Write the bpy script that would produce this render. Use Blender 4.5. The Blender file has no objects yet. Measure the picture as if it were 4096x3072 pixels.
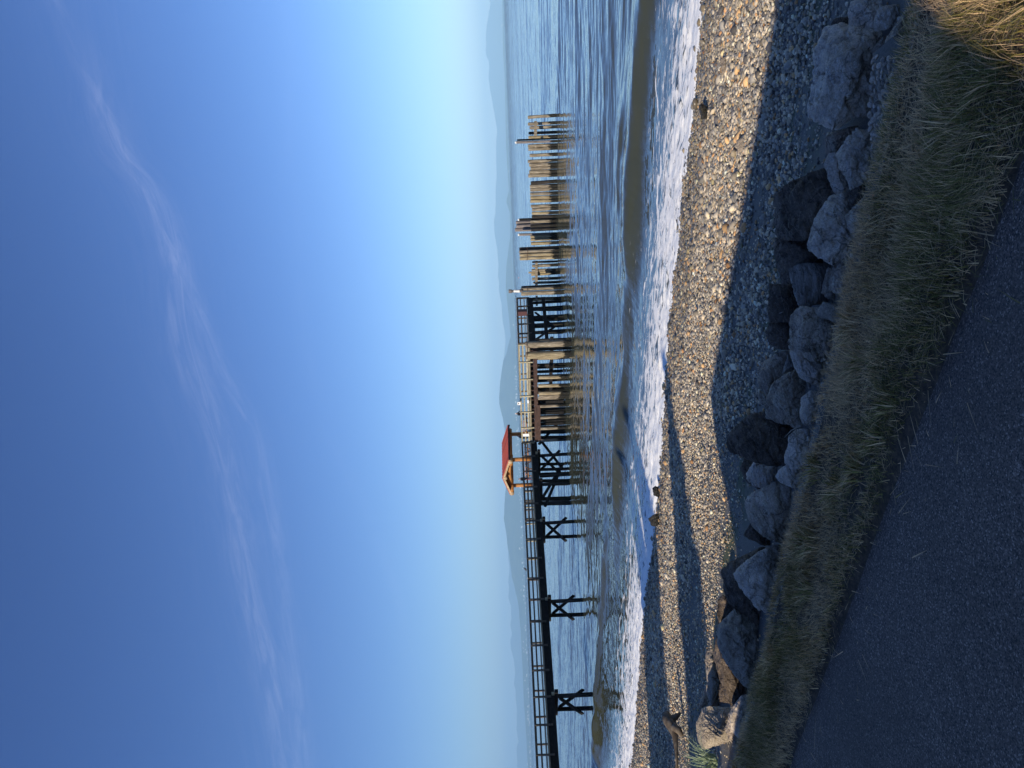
import bpy, bmesh, math, random
import numpy as np
from mathutils import Vector, Matrix, noise as mnoise

random.seed(7)
RNG = np.random.default_rng(11)
SC = bpy.context.scene
COL = SC.collection
R = math.radians

# ------------------------------------------------------------------ camera
F = 2840.0
CAM_Z = 1.6
PITCH = math.atan(20.5 / F)
ROLL = math.atan(0.0372)
fwd = Vector((0, math.cos(PITCH), math.sin(PITCH)))
rt0 = Vector((1, 0, 0))
up0 = rt0.cross(fwd)
cright = rt0 * math.cos(ROLL) - up0 * math.sin(ROLL)
cup = up0 * math.cos(ROLL) + rt0 * math.sin(ROLL)
CAM = Vector((0, 0, CAM_Z))


def make_camera():
    cd = bpy.data.cameras.new('camera')
    cd.sensor_fit = 'HORIZONTAL'
    cd.sensor_width = 36
    cd.lens = 36 * F / 4096
    cd.clip_start = 0.05
    cd.clip_end = 60000
    co = bpy.data.objects.new('camera', cd)
    COL.objects.link(co)
    # the phone is held on its side: picture right is down, picture top is to the right
    xax, yax, zax = -cup, cright, -fwd
    m = Matrix((xax, yax, zax)).transposed().to_4x4()
    m.translation = CAM
    co.matrix_world = m
    SC.camera = co


make_camera()


def ray(px, py):
    du = (3072 - py) - 1536
    dv = px - 2048
    return fwd * F + cright * du - cup * dv


def P(px, py, z):
    d = ray(px, py)
    k = (z - CAM_Z) / d.z
    return CAM + d * k


def PD(px, py, depth):
    d = ray(px, py)
    return CAM + d * (depth / d.y)


# shore frame: s = metres seaward of the seawall, t = along the shore
NX, NY = 0.533, 0.846
TX, TY = 0.846, -0.533
S0 = 3.1


def st(s, t):
    return ((s + S0) * NX + t * TX, (s + S0) * NY + t * TY)


def to_st(x, y):
    return x * NX + y * NY - S0, x * TX + y * TY


GS = [0, 2, 4, 7, 17.2, 25, 60, 300, 36000]
GZ = [-1.35, -1.5, -1.85, -2.3, -3.5, -4.3, -7, -20, -22]


def zg(s):
    return float(np.interp(s, GS, GZ))


def ground_hit(px, py):
    d = ray(px, py)
    k = 0.0
    step = 0.02 / d.y
    y = 1.0
    while y < 90:
        p = CAM + d * (y / d.y)
        s, t = to_st(p.x, p.y)
        z = zg(s) if s > 0 else 0.0
        if p.z <= z and s > 0.02:
            return p
        y += 0.03
    return CAM + d * (90 / d.y)


def path_edge(t):
    return np.interp(t, [-30, -8, -4.3, -1.96, -1.44, -0.57, 0.6, 4, 30], [-0.62, -0.63, -0.66, -0.76, -0.81, -0.87, -0.97, -1.2, -1.6])


# ------------------------------------------------------------------ noise (numpy)
def _hash(ix, iy, seed):
    h = (ix.astype(np.int64) * 374761393 + iy.astype(np.int64) * 668265263 + seed * 974711) & 0xFFFFFFFF
    h = ((h ^ (h >> 13)) * 1274126177) & 0xFFFFFFFF
    h = h ^ (h >> 16)
    return (h & 0xFFFF) / 65535.0


def vnoise(x, y, seed=0):
    ix, iy = np.floor(x), np.floor(y)
    fx, fy = x - ix, y - iy
    fx = fx * fx * (3 - 2 * fx)
    fy = fy * fy * (3 - 2 * fy)
    a = _hash(ix, iy, seed)
    b = _hash(ix + 1, iy, seed)
    c = _hash(ix, iy + 1, seed)
    d = _hash(ix + 1, iy + 1, seed)
    return (a * (1 - fx) + b * fx) * (1 - fy) + (c * (1 - fx) + d * fx) * fy


def fbm(x, y, seed=0, octv=4):
    v, a, tot = 0.0, 1.0, 0.0
    for i in range(octv):
        v = v + a * vnoise(x * 2 ** i, y * 2 ** i, seed + i * 17)
        tot += a
        a *= 0.5
    return v / tot


# ------------------------------------------------------------------ materials
def new_mat(name):
    m = bpy.data.materials.new(name)
    m.use_nodes = True
    nt = m.node_tree
    b = nt.nodes['Principled BSDF']
    return m, nt, b


def N(nt, typ, **kw):
    n = nt.nodes.new(typ)
    for k, v in kw.items():
        if k.startswith('i_'):
            n.inputs[k[2:].replace('_', ' ')].default_value = v
        else:
            setattr(n, k, v)
    return n


def L(nt, a, b):
    nt.links.new(a, b)


def ramp(nt, src, stops, interp='LINEAR'):
    r = nt.nodes.new('ShaderNodeValToRGB')
    r.color_ramp.interpolation = interp
    el = r.color_ramp.elements
    while len(el) < len(stops):
        el.new(0.5)
    for e, (p, c) in zip(el, stops):
        e.position = p
        e.color = (c[0], c[1], c[2], 1) if not isinstance(c, float) else (c, c, c, 1)
    L(nt, src, r.inputs['Fac'])
    return r.outputs['Color']


def noise_node(nt, vec, scale, detail=4.0, rough=0.55, dist=0.0):
    n = N(nt, 'ShaderNodeTexNoise')
    n.inputs['Scale'].default_value = scale
    n.inputs['Detail'].default_value = detail
    n.inputs['Roughness'].default_value = rough
    n.inputs['Distortion'].default_value = dist
    if vec is not None:
        L(nt, vec, n.inputs['Vector'])
    return n.outputs['Fac']


def mixc(nt, fac, a, b, typ='MIX'):
    m = N(nt, 'ShaderNodeMix', data_type='RGBA', blend_type=typ)
    for sock, v in ((m.inputs[0], fac), (m.inputs[6], a), (m.inputs[7], b)):
        if isinstance(v, (int, float)):
            sock.default_value = v
        elif isinstance(v, (tuple, list)):
            sock.default_value = (v[0], v[1], v[2], 1)
        else:
            L(nt, v, sock)
    return m.outputs[2]


def bump(nt, height, strength, dist, b, normal=None):
    n = N(nt, 'ShaderNodeBump')
    n.inputs['Strength'].default_value = strength
    n.inputs['Distance'].default_value = dist
    L(nt, height, n.inputs['Height'])
    if normal is not None:
        L(nt, normal, n.inputs['Normal'])
    if b is not None:
        L(nt, n.outputs['Normal'], b.inputs['Normal'])
    return n.outputs['Normal']


def obj_coord(nt):
    return N(nt, 'ShaderNodeTexCoord').outputs['Object']


def world_pos(nt):
    return N(nt, 'ShaderNodeNewGeometry').outputs['Position']


def mapping(nt, vec, scale=(1, 1, 1), rot=(0, 0, 0)):
    m = N(nt, 'ShaderNodeMapping')
    m.inputs['Scale'].default_value = scale
    m.inputs['Rotation'].default_value = rot
    L(nt, vec, m.inputs['Vector'])
    return m.outputs['Vector']


def mat_plain(name, c, rough=0.7, var=0.25, scale=6.0, metallic=0.0):
    m, nt, b = new_mat(name)
    v = world_pos(nt)
    f = noise_node(nt, v, scale, 5)
    lo = tuple(x * (1 - var) for x in c)
    hi = tuple(min(1, x * (1 + var)) for x in c)
    L(nt, ramp(nt, f, [(0.3, lo), (0.7, hi)]), b.inputs['Base Color'])
    b.inputs['Roughness'].default_value = rough
    b.inputs['Metallic'].default_value = metallic
    return m


def mat_rock(name, dark, mid, light, lichen=(0.07, 0.06, 0.035), lich_amt=0.5, stretch=(1, 1, 1), speck=1.0):
    m, nt, b = new_mat(name)
    v = world_pos(nt)
    sv = mapping(nt, v, stretch, (0.4, 0.3, 0.5))
    big = noise_node(nt, sv, 1.6, 6, 0.6, 0.6)
    base = ramp(nt, big, [(0.25, dark), (0.5, mid), (0.75, light)])
    fine = noise_node(nt, sv, 55, 3, 0.7)
    base = mixc(nt, 0.55 * speck, base, ramp(nt, fine, [(0.3, (0.25,) * 3), (0.5, (0.85,) * 3), (0.75, (1.7,) * 3)]), 'MULTIPLY')
    ln = noise_node(nt, v, 2.7, 5, 0.6, 0.3)
    lf = ramp(nt, ln, [(0.62, 0.0), (0.68, lich_amt)])
    base = mixc(nt, lf, base, lichen)
    vn = N(nt, 'ShaderNodeTexNoise', noise_type='RIDGED_MULTIFRACTAL') if False else N(nt, 'ShaderNodeTexVoronoi', feature='DISTANCE_TO_EDGE')
    vn.inputs['Scale'].default_value = 1.7
    wn = N(nt, 'ShaderNodeTexNoise')
    wn.inputs['Scale'].default_value = 3.0
    wn.inputs['Detail'].default_value = 5
    L(nt, sv, wn.inputs['Vector'])
    wq = N(nt, 'ShaderNodeVectorMath', operation='MULTIPLY_ADD')
    L(nt, wn.outputs['Color'], wq.inputs[0])
    wq.inputs[1].default_value = (0.7, 0.7, 0.7)
    L(nt, sv, wq.inputs[2])
    L(nt, wq.outputs[0], vn.inputs['Vector'])
    crk = ramp(nt, vn.outputs['Distance'], [(0.0, 0.75), (0.022, 0.0)])
    base = mixc(nt, crk, base, tuple(x * 0.35 for x in dark))
    vein = noise_node(nt, mapping(nt, sv, (1, 1, 4), (0.6, 0.2, 0.1)), 2.2, 7, 0.6, 1.5)
    base = mixc(nt, ramp(nt, vein, [(0.49, 0.0), (0.505, 0.55), (0.52, 0.0)]), base, tuple(min(0.8, x * 1.35) for x in light))
    L(nt, base, b.inputs['Base Color'])
    b.inputs['Roughness'].default_value = 0.9
    b.inputs['Specular IOR Level'].default_value = 0.25
    h = N(nt, 'ShaderNodeMath', operation='ADD')
    cr = noise_node(nt, sv, 5, 8, 0.62, 0.8)
    L(nt, cr, h.inputs[0])
    mm = N(nt, 'ShaderNodeMath', operation='MULTIPLY')
    mm.inputs[1].default_value = 0.12
    L(nt, fine, mm.inputs[0])
    L(nt, mm.outputs[0], h.inputs[1])
    bump(nt, h.outputs[0], 1.0, 0.10, b)
    return m


def mat_wood(name, cols, axis_scale=(14, 14, 1.2), rough=0.85, wet_z=None):
    """weathered timber; below wet_z it is dark with weed and barnacles"""
    m, nt, b = new_mat(name)
    v = world_pos(nt)
    g = noise_node(nt, mapping(nt, v, axis_scale), 1.0, 6, 0.65, 0.4)
    base = ramp(nt, g, [(0.28, cols[0]), (0.5, cols[1]), (0.72, cols[2])])
    blot = noise_node(nt, v, 1.3, 4)
    base = mixc(nt, ramp(nt, blot, [(0.45, 0.0), (0.75, 0.55)]), base, tuple(x * 0.45 for x in cols[1]))
    if wet_z is not None:
        sep = N(nt, 'ShaderNodeSeparateXYZ')
        L(nt, v, sep.inputs[0])
        nn = noise_node(nt, mapping(nt, v, (7, 7, 1.4)), 1.0, 5, 0.75)
        ad = N(nt, 'ShaderNodeMath', operation='MULTIPLY_ADD')
        L(nt, nn, ad.inputs[0])
        ad.inputs[1].default_value = -2.2
        L(nt, sep.outputs['Z'], ad.inputs[2])
        mr = N(nt, 'ShaderNodeMapRange')
        L(nt, ad.outputs[0], mr.inputs['Value'])
        mr.inputs['From Min'].default_value = wet_z - 1.1
        mr.inputs['From Max'].default_value = wet_z - 1.1 + 0.12
        mr.inputs['To Min'].default_value = 1.0
        mr.inputs['To Max'].default_value = 0.0
        barn = noise_node(nt, v, 9, 5, 0.7)
        weed = ramp(nt, barn, [(0.42, (0.010, 0.010, 0.009)), (0.6, (0.03, 0.027, 0.02)), (0.78, (0.2, 0.18, 0.13))])
        base = mixc(nt, mr.outputs['Result'], base, weed)
    L(nt, base, b.inputs['Base Color'])
    b.inputs['Roughness'].default_value = rough
    b.inputs['Specular IOR Level'].default_value = 0.2
    bump(nt, g, 0.7, 0.03, b)
    return m


M = {}
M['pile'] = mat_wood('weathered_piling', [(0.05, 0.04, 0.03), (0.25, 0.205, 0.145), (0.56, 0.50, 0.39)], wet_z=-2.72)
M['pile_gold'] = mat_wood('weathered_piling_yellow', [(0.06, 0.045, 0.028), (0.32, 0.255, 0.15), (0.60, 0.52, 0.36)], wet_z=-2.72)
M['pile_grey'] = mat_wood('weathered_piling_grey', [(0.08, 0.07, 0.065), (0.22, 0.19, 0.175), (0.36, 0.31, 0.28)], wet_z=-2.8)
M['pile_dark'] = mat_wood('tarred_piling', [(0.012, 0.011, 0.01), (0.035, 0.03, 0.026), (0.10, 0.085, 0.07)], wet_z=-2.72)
M['tar'] = mat_wood('creosoted_timber', [(0.006, 0.006, 0.007), (0.014, 0.013, 0.013), (0.035, 0.03, 0.028)], (3, 3, 8))
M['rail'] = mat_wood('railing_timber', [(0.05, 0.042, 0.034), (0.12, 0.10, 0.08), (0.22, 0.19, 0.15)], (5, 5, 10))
M['rail_lit'] = mat_wood('railing_timber_tan_lit', [(0.20, 0.17, 0.11), (0.42, 0.37, 0.24), (0.58, 0.52, 0.36)], (5, 5, 10))  # tan copy of the railing timber, with sunlight put into the colour
M['beam_brown'] = mat_wood('brown_beam', [(0.03, 0.018, 0.014), (0.07, 0.042, 0.034), (0.11, 0.07, 0.055)], (3, 3, 9))
M['deck'] = mat_wood('deck_boards', [(0.12, 0.10, 0.08), (0.22, 0.19, 0.15), (0.32, 0.28, 0.22)], (6, 6, 6))
M['orange_wood'] = mat_wood('orange_stained_wood', [(0.28, 0.11, 0.03), (0.46, 0.20, 0.06), (0.6, 0.29, 0.10)], (6, 6, 1.5), 0.5)
M['pale_wood'] = mat_wood('pale_bracket_wood', [(0.35, 0.24, 0.14), (0.5, 0.36, 0.22), (0.62, 0.46, 0.3)], (6, 6, 3), 0.6)
M['white'] = mat_plain('white_paint', (0.78, 0.78, 0.76), 0.6, 0.06)
M['dropping'] = mat_plain('bird_lime', (0.75, 0.74, 0.70), 0.8, 0.12, 20)
M['concrete'] = mat_rock('old_concrete', (0.10, 0.10, 0.095), (0.2, 0.2, 0.19), (0.34, 0.34, 0.32), (0.06, 0.065, 0.035), 0.5)
M['rock_light'] = mat_rock('granite_light', (0.30, 0.245, 0.185), (0.64, 0.515, 0.39), (0.84, 0.70, 0.55))
M['rock_mid'] = mat_rock('granite_mid', (0.19, 0.15, 0.11), (0.46, 0.36, 0.265), (0.70, 0.56, 0.43))
M['rock_dark'] = mat_rock('basalt_dark', (0.045, 0.034, 0.025), (0.12, 0.09, 0.065), (0.27, 0.21, 0.155), (0.05, 0.045, 0.03))
M['rock_band'] = mat_rock('banded_gneiss', (0.14, 0.12, 0.10), (0.35, 0.30, 0.25), (0.56, 0.48, 0.40), stretch=(1, 1, 5))
M['rock_tan'] = mat_rock('granite_tan', (0.26, 0.21, 0.16), (0.40, 0.33, 0.25), (0.54, 0.46, 0.36), (0.16, 0.12, 0.07), 0.4)
M['rock_wet'] = mat_rock('wet_black_rock', (0.012, 0.012, 0.011), (0.03, 0.028, 0.024), (0.06, 0.055, 0.045))
M['rock_wet'].node_tree.nodes['Principled BSDF'].inputs['Roughness'].default_value = 0.4
M['drift'] = mat_wood('driftwood_grey', [(0.10, 0.08, 0.06), (0.26, 0.22, 0.17), (0.42, 0.37, 0.29)], (3, 10, 10))
M['skin'] = mat_plain('skin', (0.5, 0.3, 0.22), 0.5, 0.05)
M['cloth_black'] = mat_plain('black_cloth', (0.02, 0.02, 0.025), 0.9, 0.2)
M['cloth_blue'] = mat_plain('dark_blue_cloth', (0.03, 0.04, 0.07), 0.9, 0.2)
M['cloth_red'] = mat_plain('dull_red_cloth', (0.2, 0.05, 0.05), 0.9, 0.2)
M['hair'] = mat_plain('dark_hair', (0.02, 0.014, 0.01), 0.6, 0.2)
M['feather'] = mat_plain('dark_feathers', (0.05, 0.05, 0.055), 0.7, 0.3)
M['feather_white'] = mat_plain('white_feathers', (0.7, 0.7, 0.7), 0.7, 0.1)
M['maroon'] = mat_plain('maroon_panel', (0.07, 0.018, 0.02), 0.6, 0.15)
M['buoy'] = mat_plain('orange_buoy', (0.7, 0.16, 0.04), 0.5, 0.05)
M['iron'] = mat_plain('rusty_iron', (0.12, 0.06, 0.035), 0.8, 0.4)


def attr_color(nt, name='Col'):
    a = N(nt, 'ShaderNodeAttribute')
    a.attribute_name = name
    return a


# ------------------------------------------------------------------ objects
def tag(o, label=None, cat=None, group=None, kind=None):
    if label:
        o['label'] = label
    if cat:
        o['category'] = cat
    if group:
        o['group'] = group
    if kind:
        o['kind'] = kind
    return o


def empty(name, loc, label, cat, group=None):
    o = bpy.data.objects.new(name, None)
    o.empty_display_size = 0.2
    o.location = loc
    COL.objects.link(o)
    tag(o, label, cat, group)
    return o


class MB:
    """collects plain shapes in world coordinates; build() links them as one mesh object"""

    def __init__(self):
        self.v, self.f = [], []

    def add(self, vs, fs):
        b = len(self.v)
        self.v.extend([tuple(x) for x in vs])
        self.f.extend([tuple(i + b for i in f) for f in fs])
        return self

    def bar(self, a, b, w, h, upv=(0, 0, 1)):
        a, b = Vector(a), Vector(b)
        d = (b - a).normalized()
        u = Vector(upv)
        if abs(d.dot(u)) > 0.98:
            u = Vector((NX, NY, 0))
        x = d.cross(u).normalized()
        y = x.cross(d).normalized()
        vs = []
        for p in (a, b):
            for i, j in ((-1, -1), (1, -1), (1, 1), (-1, 1)):
                vs.append(p + x * (i * w / 2) + y * (j * h / 2))
        return self.add(vs, [(0, 3, 2, 1), (4, 5, 6, 7), (0, 1, 5, 4), (1, 2, 6, 5), (2, 3, 7, 6), (3, 0, 4, 7)])

    def tube(self, pts, rads, n=12, wob=0.0, caps=True):
        rings = []
        prev = None
        for i, (p, r) in enumerate(zip(pts, rads)):
            p = Vector(p)
            q0 = Vector(pts[max(i - 1, 0)])
            q1 = Vector(pts[min(i + 1, len(pts) - 1)])
            d = (q1 - q0).normalized()
            ref = Vector((1, 0, 0)) if abs(d.x) < 0.9 else Vector((0, 1, 0))
            x = d.cross(ref).normalized()
            y = d.cross(x).normalized()
            ring = []
            for k in range(n):
                a = 2 * math.pi * k / n
                rr = r * (1 + random.uniform(-wob, wob))
                ring.append(p + x * math.cos(a) * rr + y * math.sin(a) * rr)
            rings.append(ring)
        vs = [q for ring in rings for q in ring]
        fs = []
        for i in range(len(rings) - 1):
            for k in range(n):
                a, b = i * n + k, i * n + (k + 1) % n
                fs.append((a, b, b + n, a + n))
        if caps:
            fs.append(tuple(range(n))[::-1])
            fs.append(tuple(len(vs) - n + k for k in range(n)))
        return self.add(vs, fs)

    def poly_prism(self, pts, dz):
        n = len(pts)
        vs = [Vector(p) for p in pts] + [Vector(p) + Vector((0, 0, dz)) for p in pts]
        fs = [tuple(range(n)), tuple(range(2 * n - 1, n - 1, -1))]
        for i in range(n):
            j = (i + 1) % n
            fs.append((i, i + n, j + n, j))
        return self.add(vs, fs)

    def build(self, name, mat, parent=None, smooth=False, origin=None):
        if parent is not None:
            org = Vector(parent.location)
            if parent.parent is not None:
                org = org + Vector(parent.parent.location)
        elif origin is not None:
            org = Vector(origin)
        else:
            org = sum((Vector(v) for v in self.v), Vector()) / max(1, len(self.v))
            org.z = min(v[2] for v in self.v)
        me = bpy.data.meshes.new(name)
        me.from_pydata([tuple(Vector(v) - org) for v in self.v], [], self.f)
        bm = bmesh.new()
        bm.from_mesh(me)
        bmesh.ops.recalc_face_normals(bm, faces=bm.faces)
        bm.to_mesh(me)
        bm.free()
        if isinstance(mat, (list, tuple)):
            for x in mat:
                me.materials.append(x)
        else:
            me.materials.append(mat)
        if smooth:
            me.polygons.foreach_set('use_smooth', [True] * len(me.polygons))
        o = bpy.data.objects.new(name, me)
        COL.objects.link(o)
        if parent is not None:
            o.parent = parent
        else:
            o.location = org
        return o


def np_mesh(name, V, Fc, mat, smooth=True, cols=None, attrs=None):
    me = bpy.data.meshes.new(name)
    nv, nf, k = len(V), len(Fc), Fc.shape[1]
    me.vertices.add(nv)
    me.vertices.foreach_set('co', V.astype(np.float32).ravel())
    me.loops.add(nf * k)
    me.loops.foreach_set('vertex_index', Fc.astype(np.int32).ravel())
    me.polygons.add(nf)
    me.polygons.foreach_set('loop_start', np.arange(0, nf * k, k, dtype=np.int32))
    me.polygons.foreach_set('loop_total', np.full(nf, k, dtype=np.int32))
    if smooth:
        me.polygons.foreach_set('use_smooth', np.ones(nf, dtype=bool))
    me.update()
    me.validate()
    if cols is not None:
        a = me.attributes.new('Col', 'FLOAT_COLOR', 'POINT')
        c4 = np.ones((nv, 4), np.float32)
        c4[:, :3] = cols
        a.data.foreach_set('color', c4.ravel())
    for an, av in (attrs or {}).items():
        a = me.attributes.new(an, 'FLOAT', 'POINT')
        a.data.foreach_set('value', av.astype(np.float32))
    me.materials.append(mat)
    o = bpy.data.objects.new(name, me)
    COL.objects.link(o)
    return o


def grid_faces(nr, nc):
    i = np.arange(nr - 1)[:, None] * nc + np.arange(nc - 1)[None, :]
    i = i.ravel()
    return np.stack([i, i + 1, i + nc + 1, i + nc], 1)


# ================================================================== GROUND
def build_ground():
    # beach and sea bed
    ss = np.concatenate([np.linspace(0.0, 24, 130), np.geomspace(25, 35500, 50)])
    u = np.linspace(-1, 1, 160)
    S, U = np.meshgrid(ss, u, indexing='ij')
    T = -14 + U * (45 + np.maximum(S - 25, 0) * 0.95)
    X, Y = (S + S0) * NX + T * TX, (S + S0) * NY + T * TY
    Z = np.interp(S, GS, GZ)
    near = np.clip((30 - S) / 5, 0, 1)
    Z = Z + near * ((fbm(T * 0.25, S * 0.35, 3) - 0.5) * 0.22 + (fbm(T * 2.0, S * 2.0, 9, 2) - 0.5) * 0.03) * np.clip(S / 2, 0.2, 1)
    V = np.stack([X, Y, Z], -1).reshape(-1, 3)
    m, nt, b = new_mat('wet_sand_and_gravel')
    v = world_pos(nt)
    big = noise_node(nt, v, 0.8, 4)
    fine = noise_node(nt, v, 70, 3, 0.7)
    c = ramp(nt, fine, [(0.3, (0.05, 0.045, 0.04)), (0.5, (0.13, 0.12, 0.105)), (0.72, (0.26, 0.24, 0.20))])
    c = mixc(nt, ramp(nt, big, [(0.42, 0.0), (0.6, 0.7)]), c, (0.13, 0.125, 0.11))
    green = noise_node(nt, mapping(nt, v, (1, 1, 1), (0, 0, 0)), 1.1, 5, 0.7)
    wv = N(nt, 'ShaderNodeAttribute')
    wv.attribute_name = 'algae'
    gm = N(nt, 'ShaderNodeMath', operation='MULTIPLY')
    L(nt, ramp(nt, green, [(0.48, 0.0), (0.58, 0.8)]), gm.inputs[0])
    L(nt, wv.outputs['Fac'], gm.inputs[1])
    c = mixc(nt, gm.outputs[0], c, (0.055, 0.075, 0.018))
    L(nt, c, b.inputs['Base Color'])
    b.inputs['Roughness'].default_value = 0.85
    bump(nt, fine, 0.6, 0.02, b)
    alg = np.exp(-((S - 6.6) / 0.9) ** 2).ravel()
    o = np_mesh('beach', V, grid_faces(len(ss), len(u)), m, True, attrs={'algae': alg})
    tag(o, kind='structure')

    # land behind the seawall
    m, nt, b = new_mat('dry_soil')
    v = world_pos(nt)
    f1 = noise_node(nt, v, 30, 5, 0.7)
    L(nt, ramp(nt, f1, [(0.3, (0.035, 0.025, 0.017)), (0.55, (0.10, 0.07, 0.044)), (0.75, (0.21, 0.145, 0.085))]), b.inputs['Base Color'])
    b.inputs['Roughness'].default_value = 0.95
    bump(nt, f1, 0.8, 0.02, b)
    ss = np.concatenate([np.geomspace(400, 4, 20) * -1, np.linspace(-3.5, -0.1, 60)])
    tt = np.concatenate([np.geomspace(600, 22, 14) * -1, np.linspace(-20, 8, 200), np.geomspace(9, 600, 14)])
    S, T = np.meshgrid(ss, tt, indexing='ij')
    strip = np.clip((S - path_edge(T) + 0.1) / 0.2, 0, 1)
    Z = -0.025 + strip * (0.03 + 0.03 * fbm(T * 3, S * 6, 5))
    X, Y = (S + S0) * NX + T * TX, (S + S0) * NY + T * TY
    V = np.stack([X, Y, Z], -1).reshape(-1, 3)
    o = np_mesh('ground', V, grid_faces(len(ss), len(tt)), m, True)
    tag(o, kind='structure')

    # asphalt path
    m, nt, b = new_mat('asphalt')
    v = world_pos(nt)
    agg = N(nt, 'ShaderNodeTexVoronoi')
    agg.inputs['Scale'].default_value = 190
    L(nt, v, agg.inputs['Vector'])
    cs = N(nt, 'ShaderNodeSeparateColor')
    L(nt, agg.outputs['Color'], cs.inputs[0])
    sp = ramp(nt, cs.outputs[0], [(0.0, (0.030, 0.022, 0.017)), (0.25, (0.095, 0.070, 0.054)), (0.75, (0.17, 0.125, 0.096)), (0.92, (0.25, 0.19, 0.15)), (1.0, (0.44, 0.36, 0.29))])
    big = noise_node(nt, v, 2.2, 5)
    c = mixc(nt, 0.6, sp, ramp(nt, big, [(0.3, (0.75,) * 3), (0.7, (1.2,) * 3)]), 'MULTIPLY')
    vc = N(nt, 'ShaderNodeTexVoronoi', feature='DISTANCE_TO_EDGE')
    vc.inputs['Scale'].default_value = 0.55
    wv_ = N(nt, 'ShaderNodeTexNoise')
    wv_.inputs['Scale'].default_value = 2.5
    wv_.inputs['Detail'].default_value = 6
    L(nt, v, wv_.inputs['Vector'])
    wq = N(nt, 'ShaderNodeVectorMath', operation='MULTIPLY_ADD')
    L(nt, wv_.outputs['Color'], wq.inputs[0])
    wq.inputs[1].default_value = (0.5, 0.5, 0)
    L(nt, v, wq.inputs[2])
    L(nt, wq.outputs[0], vc.inputs['Vector'])
    c = mixc(nt, ramp(nt, vc.outputs['Distance'], [(0.0, 0.18), (0.006, 0.0)]), c, (0.02, 0.019, 0.018))
    big2 = noise_node(nt, v, 0.7, 4)
    c = mixc(nt, ramp(nt, big2, [(0.5, 0.0), (0.62, 0.35)]), c, (0.075, 0.056, 0.044))
    L(nt, c, b.inputs['Base Color'])
    b.inputs['Roughness'].default_value = 0.85
    hh = noise_node(nt, v, 160, 3, 0.7)
    bump(nt, hh, 0.5, 0.006, b)
    tt = np.linspace(-60, 40, 900)
    edge = path_edge(tt) + (fbm(tt * 2.3, tt * 0 + 1, 21) - 0.5) * 0.05
    k = np.array([0, 0.03, 0.1, 0.3, 1.0])
    A = edge[:, None] * (1 - k) + (-6.0) * k
    Z = np.array([-0.006, 0.008, 0.012, 0.012, 0.012])[None, :] + 0 * A
    T = tt[:, None] + 0 * A
    X, Y = (A + S0) * NX + T * TX, (A + S0) * NY + T * TY
    V = np.stack([X, Y, Z], -1).reshape(-1, 3)
    o = np_mesh('path', V, grid_faces(len(tt), 5), m, True)
    tag(o, kind='structure')


build_ground()


def build_seawall():
    tt = np.concatenate([np.linspace(-45, -12, 120), np.linspace(-11.9, 4, 420), np.linspace(4.1, 30, 60)])
    rag = (fbm(tt * 1.1, tt * 0, 31, 3) - 0.5) * 0.14 + (fbm(tt * 9, tt * 0, 33, 3) - 0.5) * 0.05
    prof = [(-0.20, -0.5), (-0.20, -0.02), (-0.10, 0.012), (-0.02, 0.004), (0.012, -0.03), (0.02, -0.12), (0.02, -2.6)]
    V = []
    for i, t in enumerate(tt):
        for j, (s, z) in enumerate(prof):
            ss = s + (rag[i] if j in (2, 3, 4, 5) else 0) * (0.4 if j == 2 else 1)
            zz = z + (random.uniform(-0.012, 0.012) if j in (2, 3, 4) else 0)
            x, y = st(ss, t)
            V.append((x, y, zz))
    V = np.array(V)
    o = np_mesh('seawall', V, grid_faces(len(tt), len(prof))[:, ::-1], M['concrete'], False)
    tag(o, 'worn concrete seawall whose ragged rim borders the grass strip', 'seawall')


build_seawall()


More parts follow.
